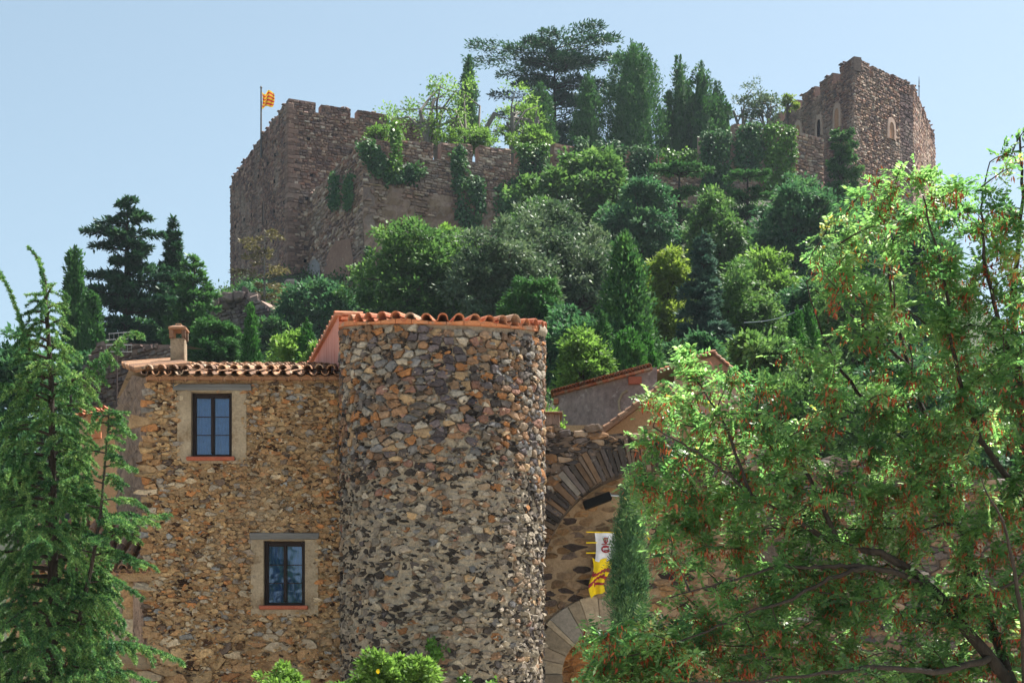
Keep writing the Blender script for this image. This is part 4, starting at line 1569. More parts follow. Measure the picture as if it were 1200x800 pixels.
def build_castle_tower():
    t = thing('castle_tower', 'square battlemented castle tower flying a striped flag, left end of the castle', 'castle tower', (*((tA + tC) / 2), 40))
    zb = 36.
    zc = tZ - .62 - .25
    mb = MB()
    wall_face(mb, tA, tC, zb, zc, 1, .25, .36, .10, CAST, 61)
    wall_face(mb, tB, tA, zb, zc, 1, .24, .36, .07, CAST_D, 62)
    cD = tB + TRt * 12.65
    wall_face(mb, tC, cD, zb, zc, 1, .6, 1.2, .05, CAST_D, 63)
    wall_face(mb, cD, tB, zb, zc, 1, .6, 1.2, .05, CAST_D, 64)
    V = [(*tA, zc - .5), (*tC, zc - .5), (*cD, zc - .5), (*tB, zc - .5)]
    mb.add(V, A([[0, 1, 2, 3]]), mi=1)
    mb.build('wall', [M_CASTLE_STONE, M_CASTLE_CORE], t)
    ph = MB()
    rg = np.random.default_rng(16)
    for p_, U_, N_, L_ in ((tA, TRt, A([TRt[1], -TRt[0]]), 12.), (tA, TL, A([-abs(TL[1]), TL[0] if TL[0] < 0 else -TL[0]]), 20.)):
        for z in np.arange(44, 58, 2.6):
            for u in np.arange(1.6, L_, 2.9):
                if rg.random() < .6:
                    c = p_ + U_ * (u + rg.normal(0, .3)) + unit(N_) * .06
                    ph.box((*c, z + rg.normal(0, .2)), (.13, .06, .13), U=(*U_, 0), V=(*unit(N_), 0))
    hole = ph.build('putlog_hole', M_DARK, t)
    hole['kind'] = 'stuff'
    # dressed corner stones
    qn = MB()
    z = zb
    rg = np.random.default_rng(6)
    k = 0
    while z < zc:
        h = rg.uniform(.32, .48)
        a_, b_ = (.95, .5) if k % 2 else (.55, .85)
        a_ *= rg.uniform(.85, 1.25)
        col = A([.25, .15, .115]) * rg.uniform(.65, 1.3)
        c = tA + TRt * (a_ / 2 - .09) + A([TRt[1], -TRt[0]]) * .02
        qn.bevbox((*c, z + h / 2), (a_ / 2, .12, h / 2 - .012), b=.03, U=(*TRt, 0), V=(-TRt[1], TRt[0], 0), jit=.012, col=col)
        c = tA + TL * (b_ / 2 + .02) + A([-TL[1], TL[0]]) * .02
        qn.bevbox((*c, z + h / 2), (b_ / 2, .12, h / 2 - .012), b=.03, U=(*TL, 0), V=(-TL[1], TL[0], 0), jit=.012, col=col * .95)
        z += h
        k += 1
    qn.build('quoin', [M_CASTLE_STONE], t)
    for k, (xa, xb) in enumerate(((338.5, 370), (376.5, 411), (419, 455), (461.5, 496.5))):
        p, q = pt2(xa, hit(TOWER_F, xa)), pt2(xb, hit(TOWER_F, xb))
        merlon(t, p, q, zc - .05, tZ - (.0, .1, .1, .2)[k], 1, 70 + k)
    for k in range(7):
        s0 = 1.1 + k * 2.95
        merlon(t, tA + TL * (s0 + 2.3), tA + TL * s0, zc - .05, tZ - .05 - .04 * k, 1, 80 + k)
    # slit window on the left face
    fmL = plane_map((*tB, 0), (*(-TL), 0), (TL[1] * -1 * -1, TL[0] * -1, 0) if False else (*A([-TL[1], TL[0]]) * 1, 0))
    N = A([-TL[1], TL[0]])
    if N[0] > 0:
        N = -N
    fmL = plane_map((*tA, 0), (*TL, 0), (*N, 0))
    fr, dk = MB(), MB()
    Y = hit(TOWER_L, 310)
    u = np.linalg.norm(pt2(310, Y) - tA)
    gothic(fr, dk, fmL, u, P(310, 262, Y)[2], P(310, 238, Y)[2], .28, .14)
    wi = fr.build('window', M_CASTLE_CORE, t)
    dk.build('opening', M_DARK, wi)
    # flag
    Yf = 158
    f = thing('flag', 'red and yellow striped flag on a thin pole behind the left tower parapet', 'flag', P(306, 165, Yf))
    m_ = MB()
    m_.tube([P(306, 185, Yf), P(306, 102, Yf)], [.09, .07], n=8)
    m_.tube([P(306, 103, Yf), P(306, 101, Yf)], [.13, .05], n=8)
    m_.build('pole', M_WOODG, f)
    cl = MB()
    n, m = 18, 18
    V = []
    for j in range(m + 1):
        for i_ in range(n + 1):
            f_, g_ = i_ / n, j / m
            q = P(306.8 + 14 * f_ + .6 * math.sin(g_ * 4), 107.8 + 18 * g_ + 1.2 * math.sin(f_ * 6) - 1 * f_ * (g_ - .5), Yf)
            q[1] += .35 * math.sin(f_ * 8 + g_ * 1.5)
            V.append(q)
    i2 = (np.arange(m)[:, None] * (n + 1) + np.arange(n)[None])
    fc = np.stack([i2, i2 + 1, i2 + n + 2, i2 + n + 1], -1).reshape(-1, 4)
    rr = np.repeat(np.arange(m), n)
    cl.add(V, fc[(rr // 2) % 2 == 0], mi=0, smooth=True)
    cl.add(V, fc[(rr // 2) % 2 == 1], mi=1, smooth=True)
    cl.build('cloth', [mat_leaf('flag_yellow', g3((.75, .52, .03), (.8, .56, .03), (.8, .56, .03)), .45, .8, .8), mat_leaf('flag_red', g3((.6, .03, .02), (.62, .03, .02), (.62, .03, .02)), .45, .8, .8)], f)


build_castle_tower()

# curtain wall in front of the tower and on to the keep
cP = [pt2(360, 151.2), pt2(425, 136)]                # left return
CUR = [tuple(pt2(425, 136)), tuple(pt2(600, 142)), tuple(pt2(715, 147)), tuple(pt2(835, 151)), tuple(pt2(932, 155))]


def cur(px, py, out=0.):
    Y = hit(CUR, px)
    p = P(px, py, Y)
    if out:
        p = p + A([0, -out, 0])
    return p


def build_curtain():
    t = thing('curtain_wall', 'ruined battlemented curtain wall with ivy, between the castle tower and the keep', 'castle wall', (-5, 142, 40))
    mb = MB()
    # body: straight runs with the crenel sill as top
    sill = {425: 182, 600: 192, 715: 196, 835: 188, 932: 178}
    ks = list(sill)
    for k in range(4):
        a_, b_ = ks[k], ks[k + 1]
        p, q = A(CUR[k]), A(CUR[k + 1])
        zt = (P(a_, sill[a_], p[1])[2], P(b_, sill[b_], q[1])[2])
        zmid = P(a_, 214, p[1])[2]
        wall_face(mb, p, q, zmid - .3, zt, 1, .20, .36, .08, CAST, 90 + k, jit=.2)
        # lower face: battered, plastered and eroded
        n = 34
        L = np.linalg.norm(q - p)
        U = (q - p) / L
        N = A([U[1], -U[0]])
        rg = np.random.default_rng(95 + k)
        V = []
        vs = np.linspace(36, zmid, 26)
        for i_ in range(n + 1):
            for z in vs:
                o_ = .05 + (zmid - z) * .035 + rg.normal(0, .11) + .22 * math.sin(i_ * .55 + z * .35)
                c = p + U * L * i_ / n + N * o_
                V.append((*c, z))
        m = len(vs)
        ii = (np.arange(n)[:, None] * m + np.arange(m - 1)[None]).ravel()
        mb.add(V, np.stack([ii, ii + m, ii + m + 1, ii + 1], 1), mi=2)
        fm = plane_map((*p, 0), (*U, 0), (*N, 0))
        rubble(mb, 0, L, 42, zmid, fm, .28, .55, .16, CAST_R, 99 + k, gap=.07, keep=lambda u, v: (np.sin(u * .9 + v * .5) + np.sin(u * .31 - v * .8 + 1) + .8 * np.sin(u * 2.1 + 3 * v)) > -.25, d0=-.3, jit=.3)
    mb.build('wall', [M_CASTLE_STONE, M_CASTLE_CORE, M_CASTLE_RED], t)
    rt = MB()
    fm, L = wall_face(rt, cP[0], cP[1], 37, (P(360, 232, 151.2)[2], P(425, 163, 136)[2]), 1, .30, .6, .12, CAST, 104, jit=.2)
    # rusty plaster patch and grey patch with the little doorway
    rt.build('return_wall', [M_CASTLE_STONE, M_CASTLE_CORE], t)
    pl = MB()
    def patch(pts, out, mbx):
        c = A(pts, float).mean(0)
        vv = []
        for x, y in pts:
            Y = hit([tuple(cP[0]), tuple(cP[1])], x)
            vv.append(P(x, y, Y) - A([.9 * out, .4 * out, 0]))
        q = P(*c, hit([tuple(cP[0]), tuple(cP[1])], c[0])) - A([.9 * out, .4 * out, 0])
        mbx.add([q] + vv, [[0, i + 1, (i + 1) % len(vv) + 1] for i in range(len(vv))])
    patch([(379, 335), (385, 300), (395, 283), (412, 280), (416, 305), (412, 335), (400, 345)], .16, pl)
    pl.build('plaster_patch', mat_rough('rusty_plaster', (.27, .14, .095), (.34, .19, .13), .5, 3, .5, .05), t)
    gp = MB()
    patch([(362, 332), (361, 318), (366, 306), (372, 303), (377, 310), (378, 334)], .19, gp)
    door = gp.build('doorway', mat_rough('grey_plaster', (.27, .25, .25), (.33, .30, .30), 1, 4, .4, .04), t)
    dd = MB()
    patch([(364.5, 336), (364.6, 329), (366.5, 326.5), (368.4, 329), (368.5, 336)], .23, dd)
    dd.build('opening', M_DARK, door)
    # merlons (top row, photo column span, top)
    for k, (xa, xb, y0) in enumerate(((426, 455, 162), (470, 508, 164), (517, 554, 166.5), (561, 599, 171), (607, 641, 174), (650, 674, 168), (697, 731, 170),
                                      (737, 771, 176), (777, 815, 181), (822, 853, 158), (861, 892, 145), (896, 930, 150))):
        Ya, Yb = hit(CUR, xa), hit(CUR, xb)
        p, q = pt2(xa, Ya), pt2(xb, Yb)
        ym = (xa + xb) / 2
        zs = P(ym, np.interp(ym, ks, [sill[i] for i in ks]), hit(CUR, ym))[2]
        z1 = P(xa, y0, Ya)[2]
        z2 = P(xb, y0 + (3.5 if xb < 700 else 1), Yb)[2]
        m_ = MB()
        wall_face(m_, p, q, zs - .25, (z1, z2), 1, .2, .45, .06, CAST, 110 + k, thick=.7, jit=.14)
        m_.build('merlon', [M_CASTLE_STONE, M_CASTLE_CORE], t)


build_curtain()

kB = pt2(1000, 165)
KL = unit(A([-.342, .94]))
KR = unit(A([.743, .669]))
kL = kB + KL * 18.5
kR1 = kB + KR * 7.6
kR = kB + KR * 9.86
KS = unit(A([.375, .927]))
kS = kR + KS * 15.5
kZ = P(1000, 66, 165)[2]


def build_keep():
    t = thing('castle_keep', 'tall square keep with pointed windows and stepped merlons, right end of the castle', 'castle keep', (*kB, 45))
    zb, zc = 40., kZ - 1.3
    mb = MB()
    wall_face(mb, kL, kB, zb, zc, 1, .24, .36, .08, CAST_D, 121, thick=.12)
    wall_face(mb, kB, kR1, zb, zc, 1, .22, .33, .07, CAST, 122, thick=.12)
    wall_face(mb, kR1, kR, zb, zc, 1, .30, .6, .03, [(.17, .105, .10), (.20, .13, .12), (.15, .095, .09)], 123)
    wall_face(mb, kR, kS, zb, zc, 1, .30, .55, .05, CAST, 124)
    cD = kL + (kS - kB)
    wall_face(mb, kS, cD, zb, zc, 1, .6, 1.2, .05, CAST_D, 125)
    wall_face(mb, cD, kL, zb, zc, 1, .6, 1.2, .05, CAST_D, 126)
    mb.add([(*p, zc - .8) for p in (kB, kR, kS, cD, kL)], [[0, 1, 2, 3, 4]], mi=1)
    mb.build('wall', [M_CASTLE_STONE, M_CASTLE_CORE], t)
    for k in range(5):
        s0 = (.0 if k == 0 else .3) + k * 3.55
        merlon(t, kB + KL * (s0 + 2.45), kB + KL * s0, zc - .05, kZ - (0, .12, .1, .15, .1)[k], 1, 130 + k)
    for s0, s1, dz in ((.0, 2.6, 0), (3.0, 5.9, -.1), (6.3, 9.3, .0)):
        merlon(t, kB + KR * (s0 + .95 * (s0 == 0)), kB + KR * s1, zc - .05, kZ + dz, 1, 140 + int(s0))
    for k in range(5):
        merlon(t, kR + KS * (k * 3.1 + .05), kR + KS * (k * 3.1 + 2.4), zc - .05, kZ - .05, 1, 150 + k)
    NL = A([-KL[1], KL[0]])
    NL = NL if NL[1] < 0 else -NL
    fmL = plane_map((*kB, 0), (*KL, 0), (*NL, 0))
    NR = A([KR[1], -KR[0]])
    fmR = plane_map((*kB, 0), (*KR, 0), (*NR, 0))
    for px, y0, y1, hw, fm, line, fill, nm in ((982, 150, 127, .42, fmL, [tuple(kL), tuple(kB)], M_BRICKFILL, 1), (961, 160, 140, .36, fmL, [tuple(kL), tuple(kB)], M_DARK, 2),
                                         (936, 162, 147, .60, fmL, [tuple(kL), tuple(kB)], M_BRICKFILL, 3), (1043.5, 163, 144, .40, fmR, [tuple(kB), tuple(kR)], M_BRICKFILL, 4)):
        Y = hit(line, px)
        u = np.linalg.norm(pt2(px, Y) - kB)
        fr, dk = MB(), MB()
        gothic(fr, dk, fm, u, P(px, y0, Y)[2], P(px, y1, Y)[2], hw, .32)
        wi = fr.build('window', M_SUR, t)
        dk.build('infill' if nm != 2 else 'opening', fill, wi)
    # low stub wall standing before the keep
    s = thing('wall_stub', 'broken stub of pale rubble wall standing in front of the keep', 'wall', (*pt2(948, 157), 45))
    m_ = MB()
    p, q = pt2(930, 156), pt2(965, 158)
    wall_face(m_, p, q, 44, (P(930, 153, 156)[2], P(965, 162, 158)[2]), 1, .26, .5, .09, CAST + [(.36, .31, .27)], 160, jit=.18)
    wall_face(m_, q, q + A([-.5, 3]), 44, P(965, 162, 158)[2], 1, .26, .5, .09, CAST, 161, jit=.18)
    m_.build('wall', [M_CASTLE_STONE, M_CASTLE_CORE], s)
    r_ = MB()
    Y = 178
    r_.tube([P(1077, 160, Y), P(1077, 98, Y), P(1077, 90, Y)], [.06, .05, .02], n=6)
    r_.tube([P(1076.3, 101, Y), P(1077.7, 101, Y)], .10, n=6)
    o = r_.build('lightning_rod', M_PIPE, loc=P(1077, 130, Y))
    tag(o, 'thin lightning rod standing up behind the right side of the keep', 'lightning rod')


build_keep()


def build_low_ruin():
    t = thing('ruined_wall', 'collapsed purple-grey rubble wall on the slope below the castle tower', 'wall', P(295, 430, 112))
    mb = MB()
    rg = np.random.default_rng(77)
    line = [(236, 113, 378), (258, 112, 352), (283, 111, 345), (305, 110, 352), (330, 109, 370), (354, 108, 394)]
    for k, ((xa, Ya, ya), (xb, Yb, yb)) in enumerate(zip(line[:-1], line[1:])):
        wall_face(mb, pt2(xa, Ya), pt2(xb, Yb), 18, (P(xa, ya, Ya)[2], P(xb, yb, Yb)[2]), 1, .22, .42, .10, [(.15, .115, .115), (.20, .155, .15), (.12, .09, .095), (.24, .19, .175)], 170 + k, jit=.2)
    for k in range(14):
        x = rg.uniform(255, 345)
        Y = 110.5 - rg.uniform(0, 2)
        mb.bevbox(P(x, rg.uniform(340, 352) + abs(x - 285) * .4, Y + 2), rg.uniform(.2, .45, 3), b=.1, jit=.06, col=A([.28, .2, .17]) * rg.uniform(.6, 1.3))
    mb.build('wall', [M_CASTLE_STONE, M_CASTLE_CORE], t)
    bo = MB()
    bo.bevbox(P(341, 334, 138), (.55, .5, .42), b=.2, jit=.08, col=(.38, .29, .24))
    bo.bevbox(P(337, 337, 138.3), (.4, .5, .3), b=.15, jit=.08, col=(.30, .23, .2))
    bo.build('boulder', M_CASTLE_STONE, t)


build_low_ruin()

# ------------------------------------------------------------------ vegetation builders
G_HILL, G_TOP, G_LEFT = 'trees on the slope below the castle', 'trees inside the castle walls', 'trees on the left ridge'


def rdir(n, rg, up=0.):
    v = rg.normal(0, 1, (n, 3))
    v[:, 2] += up
    return unit(v)


def make_tree(name, label, cat, base, crown, trunk, cmats, tmat, group=None, seed=None):
    t = thing(name, label, cat, tuple(base), group)
    if trunk is not None:
        trunk.build('trunk', tmat, t)
    crown.build('crown', cmats, t)
    return t


def broad_tree(label, px, top, bot, hw, Y, mat, n=9000, leaf=.22, lobes=12, seed=0, group=G_HILL, name='broadleaf_tree', cat='tree', dens=1., flat=1., ground=None, bark=None, clump=.16, up=.4, stems=1, asp=.5, parts=None, wid=.5):
    """crown of clumped leaves on uneven lobes"""
    rg = np.random.default_rng(1000 + seed)
    n, leaf, lobes, hw = int(n * 2.2), leaf * 1.1, int(lobes * 1.9), hw * 1.14
    s = Y / F
    a_ = hw * s
    zt, zb = P(px, top, Y)[2], P(px, bot, Y)[2]
    H = zt - zb
    x0 = (px - CX) * s
    c = A([x0, Y, (zt + zb) / 2])
    L = []
    for k in range(lobes):
        for _ in range(60):
            v = rg.uniform(-1, 1, 3)
            if np.linalg.norm(v) < 1:
                break
        r = rg.uniform(.16, .40)
        v = v / max(np.linalg.norm(v), .35) * rg.uniform(.4, 1.04 - r * .6) if np.linalg.norm(v) > .2 else v
        v = v * A([1.08, 1.08, 1.0])
        if parts:      # egg shape: narrower towards the top
            v[:2] *= 1 - .35 * max(0, v[2])
        L.append((c + v * A([a_, a_ * .9, H / 2]), r * (a_ * .5 + H * .25)))
    L.append((c + A([0, 0, H * .5 - .30 * min(a_, H / 2)]), .3 * min(a_, H / 2)))
    R = A([l[1] for l in L])
    wgt = R ** 2 / (R ** 2).sum()
    cr = MB()
    ncl = max(20, int(n / 34))
    li = rg.choice(len(L), ncl, p=wgt)
    d = rdir(ncl, rg, up)
    cc = A([L[i][0] for i in li]) + d * (A([L[i][1] for i in li]) * np.where(rg.random(ncl) < .16, rg.uniform(1.1, 1.5, ncl), rg.uniform(.70, 1.12, ncl)))[:, None] * A([1, 1, flat])
    k = rg.integers(0, ncl, n)
    cs = clump * (.5 + .5 * a_ / 3) * rg.uniform(.45, 1.7, ncl)
    off = rg.normal(0, 1, (n, 3)) * A([1, 1, .6])
    p = cc[k] + off * cs[k][:, None]
    ld = unit(d[k] * .6 + unit(off) * .7 + rg.normal(0, .5, (n, 3)) + A([0, 0, -.1]))
    nr = unit(rg.normal(0, .7, (n, 3)) + A([0, 0, .9]) + d[k] * .4)
    lf = leaf * rg.uniform(.6, 1.4, n)
    cr.leaves(p, ld, nr, lf, lf * wid)
    g = ground_z(x0, Y) - .3 if ground is None else ground
    base = A([x0, Y, min(g, zb)])
    tr = MB()
    h = max(zb - base[2], 0) + H * .45
    for q in range(stems):
        ox = (rg.normal(0, .12 * a_, 2) if stems > 1 else A([0, 0]))
        mid = base + A([ox[0] * 1.5, ox[1], h * .5]) + A([*rg.normal(0, .06 * a_, 2), 0])
        fork = base + A([ox[0] * 4, ox[1] * 2, h]) + A([*rg.normal(0, .08 * a_, 2), 0])
        r0 = .05 * a_ + .05
        tr.tube([base + A([ox[0], ox[1], 0]), mid, fork], [r0 * 1.2, r0, r0 * .7])
        for l, r_ in L[q::stems]:
            e_ = l + rg.normal(0, .1, 3) * a_
            m2 = (fork + e_) / 2 + A([0, 0, .08 * H]) * rg.uniform(-.6, 1)
            st = mid + (fork - mid) * rg.uniform(.2, 1)
            tr.tube([st, m2, e_], [r0 * .5, r0 * .35, r0 * .12], n=5)
    return make_tree(name, label, cat, base, cr, tr, mat, bark or M_BARK, group)


def cypress(label, px, top, bot, hw, Y, mat=None, n=6000, leaf=.34, seed=0, group=G_HILL, cone=.5, lump=.16, lean=0., name='cypress_tree', tips=None, wid=.42):
    """dense column or cone of upright plumes round a dark core"""
    rg = np.random.default_rng(2000 + seed)
    n, leaf = int(n * 1.7), leaf * .8
    s = Y / F
    R = hw * s
    zt, zb = P(px, top, Y)[2], P(px, bot, Y)[2]
    H = zt - zb
    x0 = (px - CX) * s
    prof = lambda t: np.minimum(1, (np.maximum(t, 0) / .10 + .25)) ** .6 * np.maximum(0, 1 - np.maximum(t, 0) ** (1 + 1.6 * (1 - cone))) ** (.55 + .45 * cone)
    cr = MB()
    cols = tips or [(0, 0, 1., top)]
    for dx, dy, rf_, tp in cols:
        zt = P(px, tp, Y)[2]
        H = zt - zb
        Rc = R * rf_
        nn_ = int(n * rf_ ** 1.3 * (1 if len(cols) == 1 else .6))
        npl = max(40, nn_ // 60)
        t = rg.beta(1.0, 1.15 + .5 * cone, npl) * .95
        th = rg.uniform(0, 2 * np.pi, npl)
        ax = lambda tt, H=H, dx=dx, dy=dy: A([x0 + dx * s, Y + dy, zb]) + np.stack([lean * s * tt, 0 * tt, H * tt], -1)
        out = np.stack([np.cos(th), np.sin(th), 0 * th], -1)
        rad = prof(t) * Rc * rg.uniform(.74, 1.0 + lump, npl)
        pc = ax(t) + out * rad[:, None]
        pl = H * .035 * rg.uniform(.6, 1.6, npl) + .13 * Rc
        pr = Rc * .17 * rg.uniform(.6, 1.4, npl) + .03
        k = rg.integers(0, npl, nn_)
        q = rg.uniform(-1, 1, nn_)
        o3 = rg.normal(0, 1, (nn_, 3)) * A([1, 1, 0])
        p = pc[k] + o3 * (pr[k] * (1 - .75 * np.maximum(q, -.3)) * .7)[:, None] + np.stack([0 * q, 0 * q, q * pl[k]], -1)
        p[:, 2] = np.minimum(p[:, 2], zt)
        d = unit(out[k] * .6 + A([0, 0, .9]) + rg.normal(0, .5, (nn_, 3)))
        lf = leaf * rg.uniform(.5, 1.3, nn_)
        cr.leaves(p, d, unit(out[k] + rg.normal(0, .6, (nn_, 3))), lf, lf * wid)
        m = max(20, nn_ // 30)
        tt = rg.uniform(.84, 1.0, m)
        pp = ax(tt) + rg.normal(0, 1, (m, 3)) * A([1, 1, 0]) * (Rc * .16 * (1.04 - tt)[:, None] * 5)
        cr.leaves(pp, unit(rg.normal(0, .25, (m, 3)) + A([0, 0, 1])), rdir(m, rg), leaf * .9, leaf * .25)
        ts = np.linspace(0, .93, 14)
        cr.tube(ax(ts), np.maximum(prof(ts) * Rc * .70, .02), n=9, smooth=False)
    g = ground_z(x0, Y) - .3
    base = A([x0, Y, min(g, zb - .1)])
    tr = MB()
    tr.tube([base, A([x0, Y, zb]), ax(A([.5]))[0], ax(A([.95]))[0]], [.12 + .05 * R, .11 + .05 * R, .06, .02])
    return make_tree(name, label, 'cypress', base, cr, tr, mat or L_CYPRESS, M_BARK, group)


def conifer(label, px, top, bot, hw, Y, mat=None, seed=0, group=G_HILL, whorls=14, per=7, pitch=.1, droop=.15, prof=None, n=9000, leaf=.30, plate=.22, wid=.22, thick=.10, jit=.12, name='conifer_tree', cat='conifer', bark=None, tr_w=.03, bare=0., lean=0., tier=.22, ydep=1.):
    """tiers of flat sprays on real branches"""
    rg = np.random.default_rng(3000 + seed)
    n, wid = int(n * 2.2), wid * 1.6
    s = Y / F
    R = hw * s
    zt, zb = P(px, top, Y)[2], P(px, bot, Y)[2]
    H = zt - zb
    x0 = (px - CX) * s
    prof = prof or (lambda t: (1 - t) ** .8)
    ax = lambda t: A([x0 + lean * s * t, Y, zb + H * t])
    cr, tr = MB(), MB()
    g = ground_z(x0, Y) - .3
    base = A([x0, Y, min(g, zb)])
    r0 = tr_w * H
    tr.tube([base, ax(.02), ax(.35), ax(.7), ax(.97)], [r0 * 1.15, r0, r0 * .75, r0 * .4, r0 * .08], n=7)
    B = []
    for w_ in range(whorls):
        t0 = (w_ + .3) / whorls
        for b in range(per):
            t = min(.985, max(.01, t0 + rg.normal(0, tier / whorls)))
            az = 2 * np.pi * (b + rg.uniform(-.3, .3)) / per + w_ * 1.1
            ln = R * float(prof(t)) * rg.uniform(1 - 2.2 * jit, 1 + jit)
            if ln < .08:
                ln = .08
            B.append((t, az, ln))
    tot = sum(b[2] ** 1.3 for b in B)
    P_, D_, N_, S_ = [], [], [], []
    for t, az, ln in B:
        o = A([math.cos(az), math.sin(az) * ydep, 0])
        lt = unit(A([-o[1], o[0], 0])) * (.4 + .6 * ydep)
        f = lambda q: ax(t) + np.multiply.outer(q, o) * ln + np.multiply.outer(pitch * q - droop * q * q, A([0, 0, 1])) * ln
        qs = np.linspace(0, 1, 5)
        br = f(qs) + np.vstack([[0, 0, 0], rg.normal(0, .03 * ln, (4, 3))])
        tr.tube(br, np.linspace(r0 * .22 + .01, .008, 5), n=4)
        m = int(n * ln ** 1.3 / tot)
        if not m or rg.random() < bare:
            continue
        q = rg.beta(1.6, 1.1, m)
        lat = rg.uniform(-1, 1, m) * plate * ln * (1.15 - q) ** .6
        # leaflet tufts gathered on side twigs
        lat = np.round(lat / (.13 * ln + .05)) * (.13 * ln + .05) * .5 + lat * .5
        pt = f(q) + lat[:, None] * lt + rg.normal(0, 1, (m, 3)) * A([.04, .04, thick]) * (.4 * ln + .25) + A([0, 0, .02 * ln])
        P_.append(pt)
        D_.append(unit(o * .8 + lt * np.sign(lat)[:, None] * .6 + rg.normal(0, .45, (m, 3)) + A([0, 0, .15])))
        N_.append(unit(rg.normal(0, .35, (m, 3)) + A([0, 0, 1])))
    p, d, nn = np.concatenate(P_), np.concatenate(D_), np.concatenate(N_)
    lf = leaf * rg.uniform(.6, 1.4, len(p))
    cr.leaves(p, d, nn, lf, lf * wid)
    return make_tree(name, label, cat, base, cr, tr, mat or L_FIR, bark or M_BARK_D, group)


def ivy(label, poly, ymap, n, mat, seed, leaf=.26, out=.25, name='ivy', thick=.3, group='ivy on the castle walls'):
    """leaf mat hanging on a wall, inside a photo-space outline laid on the wall's own surface"""
    rg = np.random.default_rng(4000 + seed)
    poly = A(poly, float)
    lo, hi = poly.min(0), poly.max(0)
    pts = []
    cl = rg.uniform(lo, hi, (max(12, n // 40), 2))
    while len(pts) < n:
        q = cl[rg.integers(0, len(cl), 4000)] + rg.normal(0, 1, (4000, 2)) * (3.2, 4.2)
        ok = inside(poly, q + rg.normal(0, 2.4, q.shape))
        pts += list(q[ok])
        if not ok.any():
            cl = rg.uniform(lo, hi, (max(12, n // 40), 2))
    pts = A(pts[:n])
    Y = A([ymap(x) for x in pts[:, 0]])
    v = np.stack([(pts[:, 0] - CX) * Y / F, Y, ZC + (HY - pts[:, 1]) * Y / F], -1)
    v[:, 1] -= out + rg.uniform(0, 1, n) ** 2 * thick * (1 + np.sin(pts[:, 0] * .9) * np.sin(pts[:, 1] * .7))
    v[:, 0] -= .0
    d = unit(rg.normal(0, .6, (n, 3)) + A([0, -.3, -.8]))
    nr = unit(rg.normal(0, .55, (n, 3)) + A([0, -1, .5]))
    lf = leaf * rg.uniform(.6, 1.4, n)
    mb = MB()
    mb.leaves(v, d, nr, lf, lf * .8)
    o = mb.build(name, mat, loc=v.mean(0))
    tag(o, label, 'ivy', group)
    return o


def inside(poly, q):
    x, y = q[:, 0], q[:, 1]
    r = np.zeros(len(q), bool)
    n = len(poly)
    for i in range(n):
        (x1, y1), (x2, y2) = poly[i], poly[(i + 1) % n]
        c = ((y1 > y) != (y2 > y))
        with np.errstate(divide='ignore', invalid='ignore'):
            xi = (x2 - x1) * (y - y1) / (y2 - y1 + 1e-12) + x1
        r ^= c & (x < xi)
    return r


# ------------------------------------------------------------------ trees inside the castle
cypress('slim dark cypress with a fine pointed tip, rising behind the bright shrub', 549, 66, 178, 14, 166, seed=1, group=G_TOP, n=5000, cone=.75)
cypress('small leaning dark cypress left of the spreading cedar, top rounded', 633, 99, 205, 17, 165, seed=2, group=G_TOP, n=5200, cone=.15)
cypress('medium dark cypress in front of the spreading cedar trunk', 689, 86, 205, 18, 165, seed=3, group=G_TOP, n=5600, cone=.35)
cypress('broadest and tallest dense dark cypress, right of the spreading cedar', 742, 52, 215, 34, 168, seed=4, group=G_TOP, n=15000, cone=.12, lump=.3, leaf=.36)
conifer('wide flat-tiered dark cedar on the castle skyline', 650, 44, 215, 88, 176, L_CEDAR, 5, G_TOP, whorls=8, per=12, pitch=.22, droop=.14, tier=.34, ydep=.5,
        prof=lambda t: .55 if t > .93 else (1.0 if t > .62 else .8), n=16000, leaf=.40, plate=.34, thick=.035, jit=.28, name='cedar_tree', cat='cedar', tr_w=.02)
cypress('dark ragged many-pointed conifer at the right end of the castle trees', 815, 66, 205, 40, 170, L_CYPRESS, 15000, .42, 6, G_TOP, .5, .3, name='conifer_tree',
        tips=[(-18, 0, .42, 66), (6, -.8, .5, 77), (24, .4, .42, 94), (36, 0, .26, 118), (-30, .5, .3, 105), (-6, 1.2, .5, 92)])
cypress('tiny pointed cypress at the foot of the many-pointed conifer', 847, 130, 170, 5.5, 158, seed=7, group=G_TOP, n=1200, cone=.8, leaf=.22)
broad_tree('sparse airy grey-green tree standing against the sky left of the keep', 886, 97, 152, 27, 166, L_HOLM, 1300, .22, 9, 8, G_TOP, name='sparse_tree', bark=M_BARK_G, clump=.22, stems=2)
broad_tree('bright yellow-green many-stemmed tree growing on the wall beside the castle tower', 512, 94, 178, 54, 150, L_BRIGHT, 1500, .24, 13, 9, G_TOP, name='shrubby_tree', bark=M_BARK_G, clump=.26, stems=5, flat=.8)
broad_tree('thin pale-stemmed bright tree on the wall left of the small leaning cypress', 602, 92, 180, 34, 151, L_BRIGHT, 950, .24, 11, 10, G_TOP, name='shrubby_tree', bark=M_BARK_G, clump=.24, stems=4)
broad_tree('low lime-green shrub spilling over the wall under the small leaning cypress', 625, 150, 195, 24, 146, L_BRIGHT, 1900, .24, 7, 11, G_TOP, name='shrub', cat='shrub')
broad_tree('lime shrub filling the wall walk below the many-stemmed tree', 545, 148, 180, 34, 147, L_BRIGHT, 2000, .24, 8, 12, G_TOP, name='shrub', cat='shrub')
broad_tree('small bright shrub at the joint of castle tower and curtain wall', 440, 148, 168, 24, 143, L_BRIGHT, 900, .22, 5, 13, G_TOP, name='shrub', cat='shrub')
broad_tree('small light green shrub perched on the stepped left wall of the keep', 924, 112, 130, 9, 172, L_YELLOW, 500, .22, 4, 14, G_TOP, name='shrub', cat='shrub')

